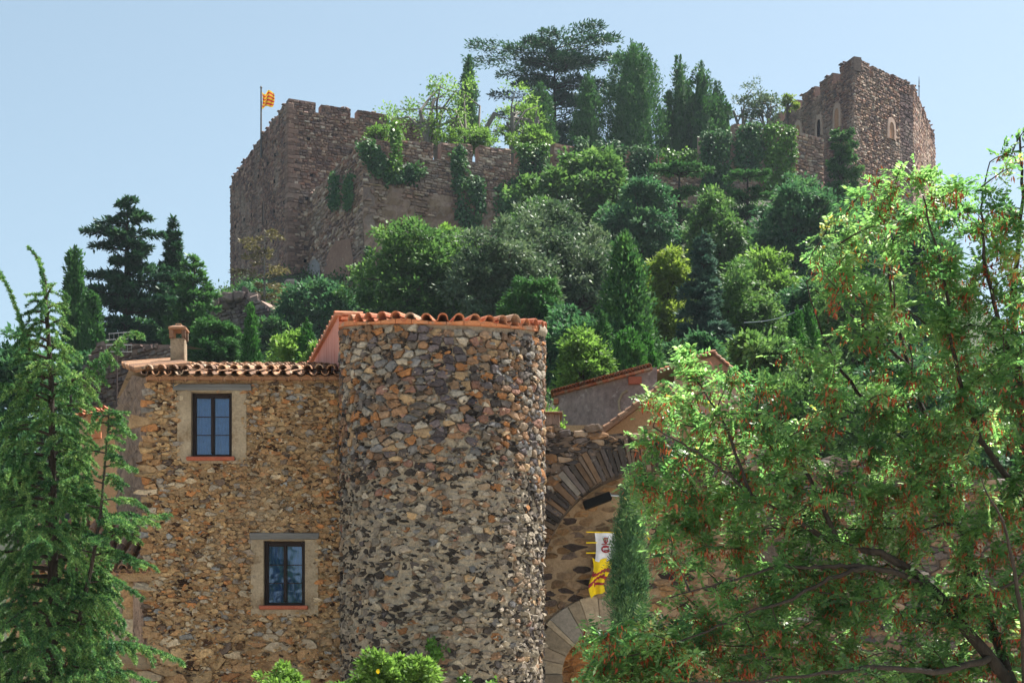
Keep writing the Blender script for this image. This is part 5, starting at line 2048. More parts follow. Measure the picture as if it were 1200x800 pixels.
# ------------------------------------------------------------------ ivy
cy = lambda x: hit(CUR, x)
ry = lambda x: hit([tuple(cP[0]), tuple(cP[1])], x)
ivy('dark ivy swag running down from the top left corner of the curtain wall', [(418, 164), (434, 166), (452, 188), (462, 206), (478, 196), (496, 188), (498, 204), (478, 216), (454, 216), (436, 198), (420, 180)], cy, 2600, L_IVY, 1)
ivy('bright ivy strand hanging through the first gap in the curtain wall battlements', [(456, 140), (470, 142), (470, 175), (468, 214), (456, 214), (460, 175)], cy, 900, L_IVYT, 2)
ivy('dark ivy column hanging down the middle of the pinkish curtain wall', [(530, 172), (542, 172), (548, 206), (567, 212), (567, 262), (552, 275), (538, 262), (534, 215)], cy, 2600, L_IVY, 3)
ivy('broad dark ivy sheet below the ivy-topped merlon of the curtain wall', [(610, 176), (638, 176), (640, 235), (636, 275), (612, 268), (588, 274), (578, 250), (584, 222), (606, 212)], cy, 4600, L_IVY, 4)
ivy('bright ivy cap on the merlon below the small leaning cypress', [(605, 168), (642, 170), (642, 186), (607, 186)], cy, 900, L_IVYT, 5)
ivy('leafy ivy over the merlon beside the brick stub below the broadest cypress', [(672, 166), (688, 160), (690, 200), (694, 168), (732, 168), (734, 240), (690, 240), (672, 200)], cy, 3400, L_IVY, 6)
ivy('dark ivy over the merlon directly right of the broadest cypress foot', [(738, 174), (766, 174), (768, 200), (764, 250), (736, 250)], cy, 2600, L_IVY, 7)
ivy('low ivy mound between the two ivy towers of the curtain wall', [(775, 176), (816, 178), (818, 205), (775, 205)], cy, 1500, L_IVYT, 8)
ivy('square ivy-covered merlon below the tiny pointed cypress', [(821, 156), (855, 156), (856, 225), (822, 225)], cy, 3600, L_IVY, 9)
ivy('ivy-covered merlon left of the tallest ivy block near the keep', [(861, 143), (893, 146), (893, 200), (861, 200)], cy, 2600, L_IVY, 10)
ivy('tallest bright-edged ivy block at the right end of the curtain wall', [(895, 147), (932, 150), (933, 225), (896, 225)], cy, 3600, L_IVYT, 11)
ivy('narrow ivy strip on the left return of the curtain wall', [(388, 212), (396, 205), (398, 240), (392, 256), (387, 240)], ry, 600, L_IVY, 12, out=1.0)
ivy('second thin ivy strip near the corner of the curtain wall return', [(405, 215), (413, 206), (414, 240), (408, 252)], ry, 600, L_IVY, 13, out=1.0)

# ------------------------------------------------------------------ slope trees
cedar_prof = lambda t: (.62 + .38 * math.sin(t * 21)) * (1.05 - t) ** .55 + .12
conifer('tall tiered dark cedar on the left ridge, two flat shelves against the sky', 149, 231, 435, 62, 100, L_CEDAR, 21, G_LEFT, whorls=10, per=8, pitch=.16, droop=.14, tier=.3, ydep=.6, prof=lambda t: (.34 if t > .88 else .78 if t > .66 else .62 if t > .55 else 1.0) * (1.1 - .35 * t),
        n=14000, leaf=.32, plate=.36, thick=.06, jit=.3, name='cedar_tree', cat='cedar')
conifer('pointed dark fir right behind the tiered cedar', 203, 251, 380, 26, 104, L_FIR, 22, G_LEFT, whorls=15, per=7, pitch=.1, droop=.02, n=6500, leaf=.3, thick=.08, name='fir_tree', cat='fir')
conifer('loose olive-green conifer between the dark fir and the castle tower', 228, 298, 440, 48, 95, L_PINE, 23, G_LEFT, whorls=12, per=7, pitch=.35, droop=.3, n=7000, leaf=.28, thick=.08, jit=.25, name='conifer_tree', prof=lambda t: (1 - t) ** .7 + .05)
cypress('taller of two slim dark cypresses left of the tiered cedar', 88, 290, 450, 13, 86, seed=24, group=G_LEFT, n=6000, cone=.1, leaf=.3)
cypress('shorter of two slim dark cypresses left of the tiered cedar', 108, 344, 450, 12, 84, seed=25, group=G_LEFT, n=4200, cone=.2, leaf=.3)
broad_tree('dark bushy tree behind the deodar at the left edge', 22, 385, 640, 44, 62, L_DARK, 9000, .2, 14, 26, G_LEFT, name='bushy_tree')
broad_tree('dark green tree filling the gap under the slim cypresses', 112, 420, 520, 34, 74, L_DARK, 5000, .2, 9, 27, G_LEFT, name='bushy_tree')
conifer('half-bare grey cedar with thin flat tiers before the castle tower', 310, 262, 425, 52, 112, L_DRY, 28, G_LEFT, whorls=7, per=6, pitch=.2, droop=.12, prof=lambda t: .35 + .6 * (1 - t), n=2600, leaf=.26, plate=.3, thick=.03, jit=.3, name='bare_cedar', cat='cedar', bark=M_BARK_G, bare=.25, tr_w=.014)
conifer('flat-topped green pine behind the chimney', 250, 383, 440, 36, 78, L_PINE, 29, G_LEFT, whorls=5, per=8, pitch=.4, droop=.3, prof=lambda t: 1 - .25 * t, n=7000, leaf=.2, plate=.4, thick=.14, name='pine_tree', cat='pine', tr_w=.05)
broad_tree('dark shaggy tree behind the tiered cedar at the ridge foot', 180, 370, 450, 60, 106, L_DARK, 6000, .24, 10, 30, G_LEFT, name='bushy_tree')
cypress('small bright pointed cypress standing over the tiled roof', 295, 356, 440, 9.5, 72, L_CYP_LIT, 3200, .2, 31, cone=.65)
cypress('smallest pale cypress beside the yellow-green bush by the pink wall', 360, 374, 440, 9, 62, L_CYP_LIT, 2200, .17, 32, cone=.6)
broad_tree('yellow-green bush between two small cypresses over the house roof', 344, 388, 445, 20, 64, L_BRIGHT, 2200, .15, 8, 33, name='bush', cat='bush')
broad_tree('bright bush tucked against the red verge of the pink wall', 376, 404, 445, 16, 61, L_BRIGHT, 1500, .15, 6, 34, name='bush', cat='bush')
broad_tree('broad dark laurel below the little doorway of the castle', 368, 334, 440, 46, 108, L_DARK, 9000, .24, 12, 35, name='laurel_tree')
broad_tree('dark ivy bush creeping over the collapsed wall', 322, 376, 420, 24, 106, L_IVY, 2400, .22, 7, 36, name='bush', cat='bush')
conifer('narrow dark conifer left of the bright round tree', 432, 288, 390, 15, 112, L_FIR, 37, whorls=14, per=6, n=4000, leaf=.28, thick=.1, name='conifer_tree')
broad_tree('bright round broadleaf tree right behind the round tower rim', 493, 268, 420, 62, 88, L_BROAD, 15000, .21, 18, 38, name='broadleaf_tree')
broad_tree('yellow-tinged crown at the right shoulder of the bright round tree', 520, 270, 350, 24, 91, L_BRIGHT, 3600, .2, 8, 39)
broad_tree('grey-green holm oak left of the big conical cypress, lower one', 590, 262, 425, 54, 86, L_HOLM, 14000, .2, 18, 40, name='holm_oak')
broad_tree('large grey-green holm oak under the fig below the curtain wall', 662, 238, 430, 62, 92, L_HOLM, 18000, .21, 20, 41, name='holm_oak')
broad_tree('big-leaved light green fig tree against the curtain wall', 672, 184, 300, 54, 128, L_BROAD, 9500, .34, 16, 42, name='fig_tree', wid=.7)
broad_tree('leafy green shrub left of the fig tree at the wall foot', 632, 236, 300, 34, 122, L_BROAD, 4200, .27, 9, 43, name='shrub', cat='shrub')
conifer('low spreading green pine above the right part of the tower rim', 622, 334, 410, 48, 70, L_PINE, 44, whorls=5, per=9, pitch=.35, droop=.25, prof=lambda t: 1 - .4 * t, n=9000, leaf=.2, plate=.4, thick=.14, name='pine_tree', cat='pine', tr_w=.05)
broad_tree('deep green tree in the shade right of the round tower', 664, 360, 470, 34, 66, L_DARK, 7000, .18, 12, 45, name='bushy_tree')
cypress('large conical cypress standing above the curved house', 733, 272, 450, 36, 64, mat_leaf('cone_cypress_leaf', g3((.018, .062, .03), (.05, .13, .04), (.11, .22, .06)), .28, .6, big=2), 15000, .24, 46, cone=.85, lump=.22)
cypress('small cypress bush at the right foot of the large conical cypress', 737, 384, 450, 19, 61, L_CYP_LIT, 4500, .2, 47, cone=.45)
cypress('narrow cypress shoot at the left foot of the large conical cypress', 705, 366, 450, 13, 62, L_CYPRESS, 3600, .2, 48, cone=.6)
cypress('low cypress shoot at the far right foot of the large conical cypress', 758, 392, 450, 10, 62, L_CYP_LIT, 2400, .2, 49, cone=.6)
broad_tree('bright vine-covered bush left of the large conical cypress', 680, 392, 460, 28, 59, L_BRIGHT, 4200, .15, 10, 50, name='bush', cat='bush')
broad_tree('bright bush glimpsed between the round tower and the shed roof', 644, 484, 520, 12, 44.5, L_BRIGHT, 1200, .1, 5, 51, name='bush', cat='bush')
conifer('tall layered pine with bright shelves below the curtain wall', 796, 184, 345, 46, 124, L_PINE, 52, whorls=6, per=8, pitch=.24, droop=.16, tier=.12, ydep=.5, prof=lambda t: .6 + .4 * math.sin((1 - t) * 2.4), n=6800, leaf=.28, plate=.40, thick=.045, jit=.22, name='pine_tree', cat='pine')
conifer('second layered pine right of the tall one, below the ivy merlons', 876, 192, 330, 44, 126, L_PINE, 53, whorls=6, per=8, pitch=.24, droop=.16, tier=.12, ydep=.5, prof=lambda t: .55 + .45 * math.sin((1 - t) * 2.4), n=6800, leaf=.28, plate=.40, thick=.045, jit=.22, name='pine_tree', cat='pine')
conifer('small dark pine with upright sprays in front of the keep', 985, 148, 260, 28, 142, L_PINE, 54, whorls=7, per=7, pitch=.5, droop=.3, prof=lambda t: .5 + .5 * (1 - t), n=6000, leaf=.3, plate=.35, thick=.14, jit=.3, name='pine_tree', cat='pine')
broad_tree('dark rounded evergreen between the second pine and the keep', 930, 214, 350, 48, 116, L_DARK, 12000, .25, 16, 55, name='evergreen_tree')
broad_tree('mid green tree between the two layered pines', 838, 230, 340, 36, 112, L_BROAD, 8000, .24, 13, 56)
broad_tree('dark tree below the ivy towers left of the first pine', 748, 215, 320, 40, 118, L_DARK, 9000, .25, 13, 57, name='evergreen_tree')
broad_tree('yellow-olive tree right of the large conical cypress', 785, 292, 425, 32, 80, L_YELLOW, 7500, .19, 13, 58, parts=1)
conifer('blue-grey fir with spiky sprays on the middle of the slope', 824, 272, 430, 36, 76, L_BLUE, 59, whorls=15, per=7, pitch=.3, droop=.25, n=9000, leaf=.22, thick=.1, jit=.22, name='blue_fir', cat='fir', prof=lambda t: (1 - t) ** .6)
broad_tree('light green slender tree with thin dark trunks right of the blue-grey fir', 866, 306, 440, 38, 80, L_BROAD, 7500, .18, 13, 60, stems=3, parts=1)
broad_tree('fresh green tree above the pair of clipped cypresses', 908, 292, 400, 38, 94, L_BRIGHT, 8000, .2, 13, 61)
broad_tree('dark bush filling the slope behind the clipped cypress pair', 955, 330, 430, 46, 84, L_DARK, 9000, .2, 13, 62, name='bush', cat='bush')
broad_tree('dark evergreen slope bush beside the keep foot', 1010, 238, 360, 44, 118, L_DARK, 8000, .25, 12, 63, name='bush', cat='bush')
cypress('left one of the clipped pointed cypress pair', 934, 360, 425, 9.5, 60, L_CYP_LIT, 2600, .16, 64, cone=.5, lump=.05, group='clipped cypress pair')
cypress('right, slightly taller one of the clipped pointed cypress pair', 949, 356, 425, 9.5, 61, L_CYP_LIT, 2600, .16, 65, cone=.5, lump=.05, group='clipped cypress pair')
broad_tree('green bush behind the far red gable', 886, 396, 450, 34, 58, L_BROAD, 4500, .16, 9, 66, name='bush', cat='bush')
broad_tree('shrub in the shade behind the far red gable ridge', 815, 398, 450, 34, 68, L_DARK, 4000, .18, 9, 67, name='bush', cat='bush')
broad_tree('tall dark evergreen on the right flank below the keep', 1062, 250, 420, 48, 96, L_DARK, 9000, .24, 13, 68, name='evergreen_tree')
broad_tree('broad green tree on the right shoulder of the hill', 1010, 330, 470, 60, 78, L_BROAD, 10000, .2, 14, 69)

broad_tree('shady tree low on the right hillside, behind the middle of the locust', 1090, 410, 560, 70, 62, L_DARK, 9000, .18, 13, 70, name='bushy_tree')
broad_tree('pale green tree at the far right end of the hillside', 1190, 400, 600, 60, 66, L_BROAD, 8000, .18, 13, 71)
broad_tree('low thicket tree behind the locust, right of the far red gable', 960, 420, 560, 60, 56, L_BROAD, 8000, .16, 13, 72)

broad_tree('dark bush on the slope at the foot of the castle tower corner', 290, 334, 370, 30, 128, L_DARK, 3000, .22, 8, 73, name='bush', cat='bush')
broad_tree('low dark bush at the left foot of the castle tower', 245, 345, 385, 26, 118, L_IVY, 2600, .22, 7, 74, name='bush', cat='bush')


# ground cover on the slope
def build_undergrowth():
    rg = np.random.default_rng(91)
    m = 2700
    Y = rg.uniform(46, 150, m)
    X = (rg.uniform(150, 1420, m) - CX) * Y / F
    Z = A([ground_z(x, y) for x, y in zip(X, Y)])
    R = rg.uniform(.3, 1.1, m) ** 1.3 * 1.5
    per = 110
    k = np.repeat(np.arange(m), per)
    n = len(k)
    d = rdir(n, rg, .5)
    p = np.stack([X, Y, Z], -1)[k] + d * (R[k] * rg.uniform(.6, 1.1, n))[:, None] * A([1.3, 1.3, .9])
    mb = MB()
    mb.leaves(p, unit(d + rg.normal(0, .6, (n, 3))), rdir(n, rg, 1.), .26 * rg.uniform(.6, 1.4, n), .15)
    o = mb.build('undergrowth', mat_leaf('undergrowth_leaf', g3((.025, .065, .022), (.06, .13, .035), (.13, .19, .06)), .3, .6, big=.12))
    o['kind'] = 'stuff'


build_undergrowth()

# ------------------------------------------------------------------ front trees
cypress('slender dark cypress standing before the gate wall, partly hiding the banners', 735, 562, 740, 17.5, 29, mat=mat_leaf('front_cypress_leaf', g3((.022, .06, .034), (.055, .13, .055), (.17, .28, .10)), .25, .55, big=5), n=15000, leaf=.09, seed=80, cone=.35, lump=.35, group=None, lean=4, wid=.2)
lemon = broad_tree('glossy bright bush with one yellow fruit at the foot of the round tower', 464, 772, 850, 56, 28.6, L_BRIGHT, 9000, .085, 12, 81, name='bush', cat='bush', group=None, clump=.07)
for fx_, fy_ in ((443, 786),):
    fb = MB()
    c_ = P(fx_, fy_, 28.6 - .62)
    k_ = np.linspace(-1, 1, 9)
    fb.tube(np.stack([c_[0] + 0 * k_, c_[1] + 0 * k_, c_[2] + k_ * .042], -1), .033 * np.sqrt(np.maximum(1 - k_ ** 2, .01)), n=10)
    fb.build('fruit', M_YELLOW, lemon)
broad_tree('small bright leafy bush below the lower window of the house', 330, 779, 850, 26, 29, L_BRIGHT, 2600, .085, 7, 82, name='bush', cat='bush', group=None, clump=.07)
ivy('dark leafy creeper sprig climbing the foot of the round tower', [(505, 745), (520, 742), (528, 770), (548, 790), (580, 800), (470, 830), (498, 775)], lambda x: 31.2, 900, L_IVYT, 30, leaf=.07, out=.05, thick=.12, name='creeper', group=None)


def build_deodar():
    """weeping cedar: trunk with a nodding leader, whorled boughs, hanging twigs set with needles"""
    rg = np.random.default_rng(301)
    Y = 22.
    s = Y / F
    base = A([(64 - CX) * s, Y, 0])
    t = thing('deodar_cedar', 'large weeping blue-green cedar with nodding tips in front of the house, left edge', 'cedar', tuple(base))
    tr, cr = MB(), MB()
    pp = lambda x, y, d=0.: P(x, y, Y + d)
    trunk = A([base, pp(63, 800), pp(62, 620), pp(61, 520), pp(60, 450), pp(57, 400), pp(54, 360), pp(53, 330), pp(46, 305), pp(34, 291)])
    tr.tube(trunk, [.15, .10, .06, .045, .037, .03, .024, .018, .012, .006], n=8)
    NB, ND, NN, NL = [], [], [], []

    def needles(path, dens, ln=.037, r=.0):
        """tufts of short needles all along a twig"""
        path = A(path)
        seg = np.linalg.norm(np.diff(path, axis=0), axis=1)
        L = seg.sum()
        m = max(4, int(L * dens * 1.9))
        cs = np.concatenate([[0], np.cumsum(seg)])
        q = rg.uniform(0, L, m)
        idx = np.clip(np.searchsorted(cs, q) - 1, 0, len(seg) - 1)
        f = ((q - cs[idx]) / seg[idx])[:, None]
        p = path[idx] * (1 - f) + path[idx + 1] * f
        ax_ = unit(path[idx + 1] - path[idx])
        d = unit(rdir(m, rg, .3) + ax_ * .6)
        NB.append(p)
        ND.append(d)
        NN.append(rdir(m, rg))
        NL.append(ln * rg.uniform(.6, 1.3, m))

    def twig(p, d, ln, droop):
        n = 6
        f = np.linspace(0, 1, n)
        v = p + np.multiply.outer(f * ln, d) + np.multiply.outer(f ** 1.8 * ln * droop, A([0, 0, -1.])) + rg.normal(0, .008, (n, 3)) * f[:, None]
        tr.tube(v, np.linspace(.006, .002, n), n=3, cap=False)
        needles(v, 470)

    def bough(path, r0, tw=.36, every=.062, droop=.7):
        path = A(path)
        # resample smoothly
        m = len(path)
        tt = np.linspace(0, m - 1, max(8, m * 4))
        ps = np.stack([np.interp(tt, np.arange(m), path[:, k]) for k in range(3)], -1)
        ker = A([.25, .5, .25])
        for _ in range(3):
            ps[1:-1] = .25 * ps[:-2] + .5 * ps[1:-1] + .25 * ps[2:]
        tr.tube(ps, np.linspace(r0, .004, len(ps)), n=5)
        seg = np.linalg.norm(np.diff(ps, axis=0), axis=1)
        cs = np.concatenate([[0], np.cumsum(seg)])
        L = cs[-1]
        needles(ps[len(ps) // 3:], 260)
        q = .12 * L
        sd = 1
        while q < L:
            i = min(np.searchsorted(cs, q), len(ps) - 1)
            p = ps[i]
            ax_ = unit(ps[i] - ps[i - 1])
            lat = unit(np.cross(ax_, (0, 0, 1)))
            d = unit(lat * sd * rg.uniform(.5, 1.1) + ax_ * rg.uniform(.4, .9) + A([0, 0, rg.uniform(-.25, .35)]))
            f = q / L
            ln = tw * (.35 + 1.1 * math.sin(min(1, f * 1.15 + .12) * math.pi) * .75) * rg.uniform(.6, 1.25)
            twig(p, d, ln, droop * rg.uniform(.5, 1.3))
            if ln > .22 and rg.random() < .8:      # a side twig of its own
                twig(p + d * ln * .45 - A([0, 0, .05 * ln]), unit(d + lat * rg.normal(0, .8) + A([0, 0, -.1])), ln * .55, droop)
            sd = -sd
            q += every * rg.uniform(.6, 1.4)

    zt = lambda y: ZC + (HY - y) * s
    ty = lambda z: np.interp(z, trunk[:, 2], np.arange(len(trunk)))
    def on_trunk(z):
        k = ty(z)
        i = min(int(k), len(trunk) - 2)
        return trunk[i] + (trunk[i + 1] - trunk[i]) * (k - i)
    ys = np.linspace(345, 900, 132)
    az = 0.
    for y in ys:
        az += 2.399 + rg.normal(0, .3)
        f = (y - 345) / (900 - 345)
        ln = (.30 + 1.45 * min(1, f * 1.35) ** 1.1) * rg.uniform(.6, 1.15)
        o = on_trunk(zt(y))
        d = A([math.cos(az), math.sin(az), 0])
        if d[0] > .3:
            ln = min(ln, (.30 + 1.0 * max(0, f - .10)) * (.75 + .4 * rg.random()))
        up = rg.uniform(.10, .45) * (1.15 - f)
        path = [o + d * ln * q + A([0, 0, 1]) * ln * (up * q * 1.6 - (.38 + .25 * f) * q * q) for q in (0, .25, .5, .75, 1.)]
        bough(path, .016 + .012 * ln, tw=.20 + .30 * min(1, f * 2.2), every=.10)
    # nodding leader and its thin side tips
    bough([pp(54, 370), pp(53, 335), pp(47, 306), pp(34, 290)], .012, tw=.15, every=.035, droop=.3)
    # second leader at the left
    bough([pp(52, 445), pp(34, 410, -.1), pp(24, 375, -.1), pp(12, 340, -.1), pp(-2, 316, -.1)], .02, tw=.17, every=.04, droop=.35)
    bough([pp(56, 470), pp(20, 450, -.3), pp(-30, 455, -.4)], .02, tw=.25)
    # rising bough over the ridge
    bough([pp(60, 462), pp(85, 446, -.2), pp(115, 424, -.3), pp(140, 398, -.3), pp(154, 388, -.3), pp(166, 392, -.3)], .022, tw=.26, every=.04, droop=.95)
    # upright secondary stem at the right
    st = A([pp(66, 800), pp(92, 730, -.3), pp(108, 660, -.4), pp(118, 600, -.45), pp(123, 545, -.45), pp(127, 500, -.45), pp(128, 478, -.45)])
    tr.tube(st, [.04, .034, .026, .02, .014, .009, .004], n=6)
    needles(st[3:], 300)
    for q in np.linspace(.8, 5.9, 30):
        i = min(int(q), 5)
        o = st[i] + (st[i + 1] - st[i]) * (q - i)
        a_ = rg.uniform(0, 6.28)
        d = A([math.cos(a_), math.sin(a_), 0])
        ln = (.18 + .17 * (6 - q)) * rg.uniform(.6, 1.2) * (1.15 if d[0] < 0 else .95)
        bough([o, o + d * ln * .5 + A([0, 0, .10 * ln]), o + d * ln + A([0, 0, -.12 * ln])], .012, tw=.17, every=.045, droop=.4)
    bough([pp(112, 640, -.4), pp(140, 622, -.5), pp(168, 606, -.6), pp(198, 603, -.6)], .016, tw=.2, every=.04, droop=.45)
    bough([pp(112, 650, -.4), pp(135, 645, -.5), pp(158, 655, -.6), pp(180, 664, -.6)], .016, tw=.19, every=.04, droop=.4)
    bough([pp(98, 700, -.3), pp(118, 702, -.5), pp(135, 718, -.6), pp(146, 728, -.6)], .016, tw=.22, every=.04)
    bough([pp(60, 772, -.6), pp(95, 758, -.9), pp(140, 752, -1.), pp(175, 758, -1.), pp(208, 772, -1.)], .024, tw=.34, every=.035, droop=.6)
    bough([pp(60, 800, -.8), pp(95, 790, -1.1), pp(140, 785, -1.2), pp(180, 800, -1.2)], .024, tw=.3, every=.035, droop=.5)
    tr.build('trunk', M_BARK_D, t)
    p, d, nn, l = map(np.concatenate, (NB, ND, NN, NL))
    cr.leaves(p, d, nn, l, l * .26)
    cr.build('crown', L_DEODAR, t)


build_deodar()


def build_locust():
    """wide pod-hung locust: limbs as in the photo, twigs grown to fill the crown, pinnate leaves, hanging pods"""
    rg = np.random.default_rng(401)
    Y = 18.
    s = Y / F
    t = thing('locust_tree', 'big foreground locust tree with feathery green leaves and russet pods, right side', 'tree', ((1215 - CX) * s, Y, 0))
    pp = lambda x, y, d=0.: P(x, y, Y + d)
    tr = MB()
    limbs = [
        ([(1235, 1080, 0), (1215, 900, 0), (1190, 810, 0), (1161, 770, 0), (1125, 731, 0), (1107, 704, 0), (1080, 677, -.1), (1038, 648, -.2), (1020, 647, -.2), (984, 638, -.2), (948, 620, -.3), (924, 605, -.3), (880, 580, -.4), (840, 545, -.5), (800, 520, -.5), (765, 500, -.5)], .085, .008),
        ([(1088, 685, -.1), (1050, 672, -.4), (1014, 663, -.5), (975, 663, -.6), (945, 665, -.6), (905, 664, -.8), (860, 680, -1.), (820, 690, -1.1), (780, 700, -1.1)], .035, .006),
        ([(1014, 663, -.5), (999, 668, -.6), (954, 686, -.7), (918, 707, -.8), (880, 715, -.9), (830, 740, -1.), (770, 760, -1.1), (715, 770, -1.2)], .028, .006),
        ([(1128, 735, 0), (1135, 680, .3), (1128, 610, .4), (1080, 620, .3), (1040, 618, .3), (1002, 621, .2), (960, 610, .2)], .03, .006),
        ([(1215, 900, 0), (1225, 760, .3), (1210, 600, .4), (1195, 450, .5), (1187, 350, .6), (1192, 290, .6), (1200, 220, .6), (1195, 160, .5)], .075, .012),
        ([(1190, 810, 0), (1150, 700, .8), (1110, 560, 1.1), (1075, 460, 1.3), (1050, 380, 1.3), (1040, 300, 1.2), (1035, 240, 1.1)], .06, .008),
        ([(1110, 560, 1.1), (1040, 500, .9), (990, 440, .7), (960, 390, .6), (945, 330, .5)], .035, .006),
        ([(1065, 430, 1.3), (1030, 400, 1.1), (1000, 370, 1.), (975, 352, .9), (955, 340, .8)], .025, .006),
        ([(1210, 600, .4), (1150, 520, .2), (1120, 440, 0), (1110, 340, -.1), (1090, 260, 0), (1075, 210, 0)], .04, .006),
        ([(1195, 450, .5), (1165, 360, .2), (1150, 290, 0), (1150, 230, 0), (1160, 190, 0)], .03, .006),
        ([(984, 638, -.2), (950, 560, -.1), (915, 500, -.1), (880, 460, 0), (850, 435, 0)], .028, .006),
        ([(880, 580, -.4), (850, 500, -.2), (820, 450, 0), (790, 425, .1)], .02, .005),
        ([(1161, 770, 0), (1100, 790, -.8), (1030, 780, -1.3), (950, 790, -1.5), (870, 800, -1.6), (790, 800, -1.6)], .04, .006),
        ([(1200, 830, 0), (1200, 740, -.9), (1180, 620, -1.2), (1150, 560, -1.4)], .04, .006),
        ([(1107, 704, 0), (1180, 690, -.6), (1230, 640, -.8)], .03, .006),
    ]
    nodes = []
    rad = []
    for L, r0, r1 in limbs:
        pts = A([pp(*q) for q in L])
        m = len(pts)
        tt = np.linspace(0, m - 1, m * 4)
        ps = np.stack([np.interp(tt, np.arange(m), pts[:, k]) for k in range(3)], -1)
        for _ in range(2):
            ps[1:-1] = .25 * ps[:-2] + .5 * ps[1:-1] + .25 * ps[2:]
        ps[1:-1] += rg.normal(0, .008, ps[1:-1].shape)
        rr = np.linspace(r0 ** .6, r1 ** .6, len(ps)) ** (1 / .6)
        tr.tube(ps, rr, n=7)
        nodes += list(ps)
        rad += list(rr)
    nodes = A(nodes)
    # crown outline in elevation; depth about 4 m
    out = A([(1260, 100), (1205, 128), (1185, 150), (1168, 178), (1150, 205), (1118, 215), (1095, 190), (1072, 196), (1058, 208), (1035, 190), (1008, 194), (990, 222),
             (955, 255), (938, 285), (958, 312), (962, 350), (985, 372), (975, 402), (940, 405), (905, 408), (885, 432), (850, 436), (822, 416), (795, 408), (770, 432), (748, 452),
             (758, 482), (738, 505), (728, 545), (742, 585), (772, 612), (770, 645), (788, 672), (772, 700), (742, 725), (712, 722), (690, 745), (688, 800), (700, 880), (1260, 900)], float)
    tips = []
    while len(tips) < 900:
        q = A([rg.uniform(685, 1260), rg.uniform(110, 890)])
        if inside(out, q[None])[0] and inside(out, q[None] + A([[-26, -26]]))[0]:
            d = rg.normal(.25, .5)
            edge = 1 - .5 * max(0, (300 - q[1]) / 200)
            p = pp(q[0], q[1], d * edge)
            tips.append(p)
    low = A([(690, 745), (745, 728), (800, 730), (830, 860), (690, 860)], float)
    while len(tips) < 1060:
        q = A([rg.uniform(760, 1250), rg.uniform(540, 880)])
        if inside(out, q[None])[0]:
            tips.append(pp(q[0], q[1], rg.normal(.1, .5)))
    while len(tips) < 1180:
        q = A([rg.uniform(690, 830), rg.uniform(725, 860)])
        if inside(low, q[None])[0]:
            tips.append(pp(q[0], q[1], rg.normal(-.6, .5)))
    # the tips along the outline, so that the silhouette is leafy
    for a_, b_ in zip(out[:-2], out[1:-1]):
        n = max(1, int(np.linalg.norm(b_ - a_) / 17))
        for k in range(n):
            q = a_ + (b_ - a_) * (k + rg.random()) / n + rg.normal(0, 3, 2) + A([15, 12])
            if q[1] < 850 and q[0] < 1240:
                tips.append(pp(q[0], q[1], rg.normal(0, .45)))
    tips = A(tips)
    order = np.argsort([np.min(np.linalg.norm(nodes - p, axis=1)) for p in tips])
    ends = []
    NR = list(nodes)
    arr = np.zeros((len(nodes) + len(tips) * 5, 3))
    arr[:len(nodes)] = nodes
    cnt = len(nodes)
    for i in order:
        p = tips[i]
        dd = np.linalg.norm(arr[:cnt] - p, axis=1) + np.maximum(0, arr[:cnt, 2] - p[2]) * .6
        j = int(np.argmin(dd))
        o = arr[j]
        L = np.linalg.norm(p - o)
        f = np.linspace(0, 1, 6)
        bend = unit(rg.normal(0, 1, 3)) * L * .10 + A([0, 0, L * .06])
        ps = o + np.multiply.outer(f, p - o) + np.multiply.outer(np.sin(f * np.pi), bend)
        r0 = min(.016, .004 + .012 * L)
        tr.tube(ps, np.linspace(r0, .0025, 6), n=4, cap=False)
        arr[cnt:cnt + 5] = ps[1:]
        cnt += 5
        ends.append((ps, L))
    # pinnate leaves
    LC, LD, LN, LL = [], [], [], []
    PC, PD = [], []
    for ps, L in ends:
        m = rg.integers(8, 14)
        for k in range(m):
            f = rg.uniform(.35, 1.0)
            q = f * 5
            i = min(int(q), 4)
            o = ps[i] + (ps[i + 1] - ps[i]) * (q - i)
            ax_ = unit(ps[i + 1] - ps[i])
            d = unit(rdir(1, rg, .05)[0] + ax_ * .5)
            ln = rg.uniform(.14, .27)
            up = unit(A([0, 0, 1.]) + rg.normal(0, .35, 3))
            lat = unit(np.cross(d, up))
            n2 = rg.integers(6, 9)
            g_ = (np.arange(n2) + .8) / n2
            c = o + np.multiply.outer(g_ * ln, d) + np.multiply.outer(-(g_ ** 2) * ln * rg.uniform(.05, .5), A([0, 0, 1.]))
            for sgn in (-1, 1):
                LC.append(c + lat * sgn * .002)
                LD.append(unit(lat * sgn + d * .45 + rg.normal(0, .12, (n2, 3)) + A([0, 0, rg.uniform(-.35, .1)])))
                LN.append(unit(up + rg.normal(0, .3, (n2, 3))))
                LL.append(np.full(n2, rg.uniform(.046, .08)))
        for _ in range(rg.integers(0, 4)):
            o = ps[rg.integers(3, 6)]
            m = rg.integers(6, 22)
            PC.append(o + rg.normal(0, .055, (m, 3)) + A([0, 0, -.03]))
            PD.append(unit(rg.normal(0, .35, (m, 3)) + A([0, 0, -1])))
    tr.build('trunk', M_BARK_D, t)
    cr = MB()
    c, d, nn, l = map(np.concatenate, (LC, LD, LN, LL))
    print('leaflets', len(c))
    cr.leaves(c, d, nn, l, l * .46)
    cr.build('crown', L_ROB, t)
    pd = MB()
    c, d = np.concatenate(PC), np.concatenate(PD)
    l = .07 * rg.uniform(.6, 1.2, len(c))
    pd.leaves(c, d, rdir(len(c), rg), l, l * .28)
    pd.build('seed_pods', L_POD, t)


build_locust()

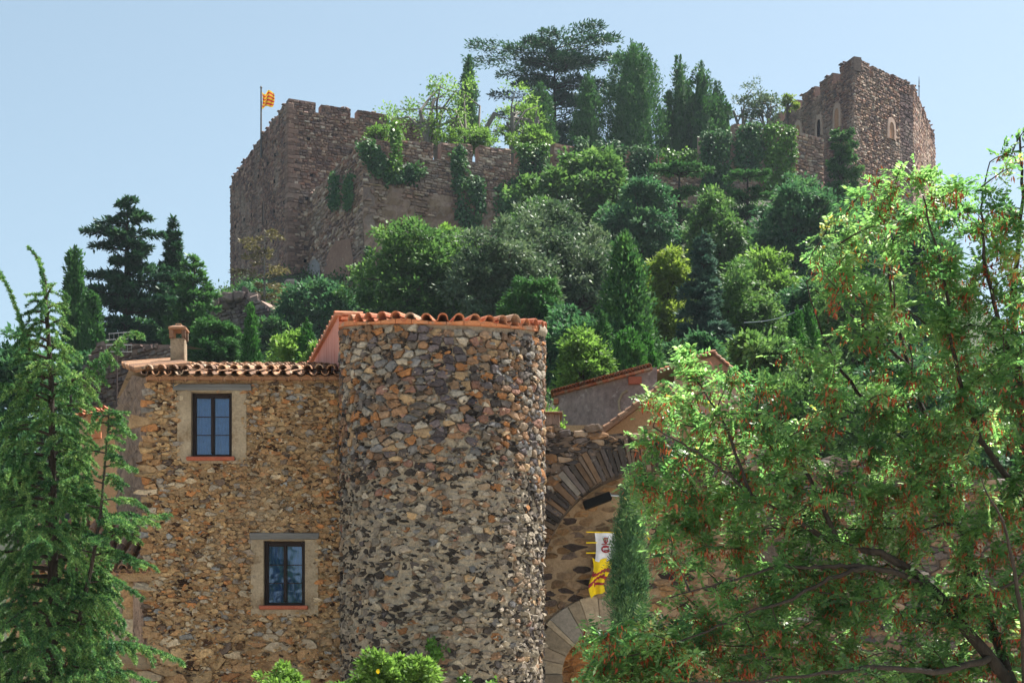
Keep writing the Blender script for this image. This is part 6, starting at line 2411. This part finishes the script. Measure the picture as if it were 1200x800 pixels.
# thin cable strung across the slope
cb = MB()
f = np.linspace(0, 1, 14)
a_, b_ = P(872, 378, 72), P(958, 352, 70)
cb.tube(a_ + np.multiply.outer(f, b_ - a_) - np.multiply.outer(np.sin(f * np.pi) * .25, A([0, 0, 1])), .02, n=5)
tag(cb.build('cable', M_METAL, loc=a_), 'thin pale cable strung before the clipped cypress pair', 'cable')


# thin summer air between the village and the castle
hz_ = MB()
hz_.box((0, 110, 40), (170, 120, 42))
m, t_, b_, o_ = new_mat('air')
t_.nodes.remove(b_)
pv = nd(t_, 'ShaderNodeVolumePrincipled')
pv.inputs['Color'].default_value = (.72, .84, 1.0, 1)
pv.inputs['Density'].default_value = HAZE
pv.inputs['Anisotropy'].default_value = .2
t_.links.new(pv.outputs[0], o_.inputs['Volume'])
ho = hz_.build('haze', m, loc=(0, 110, 40))
ho['kind'] = 'stuff'
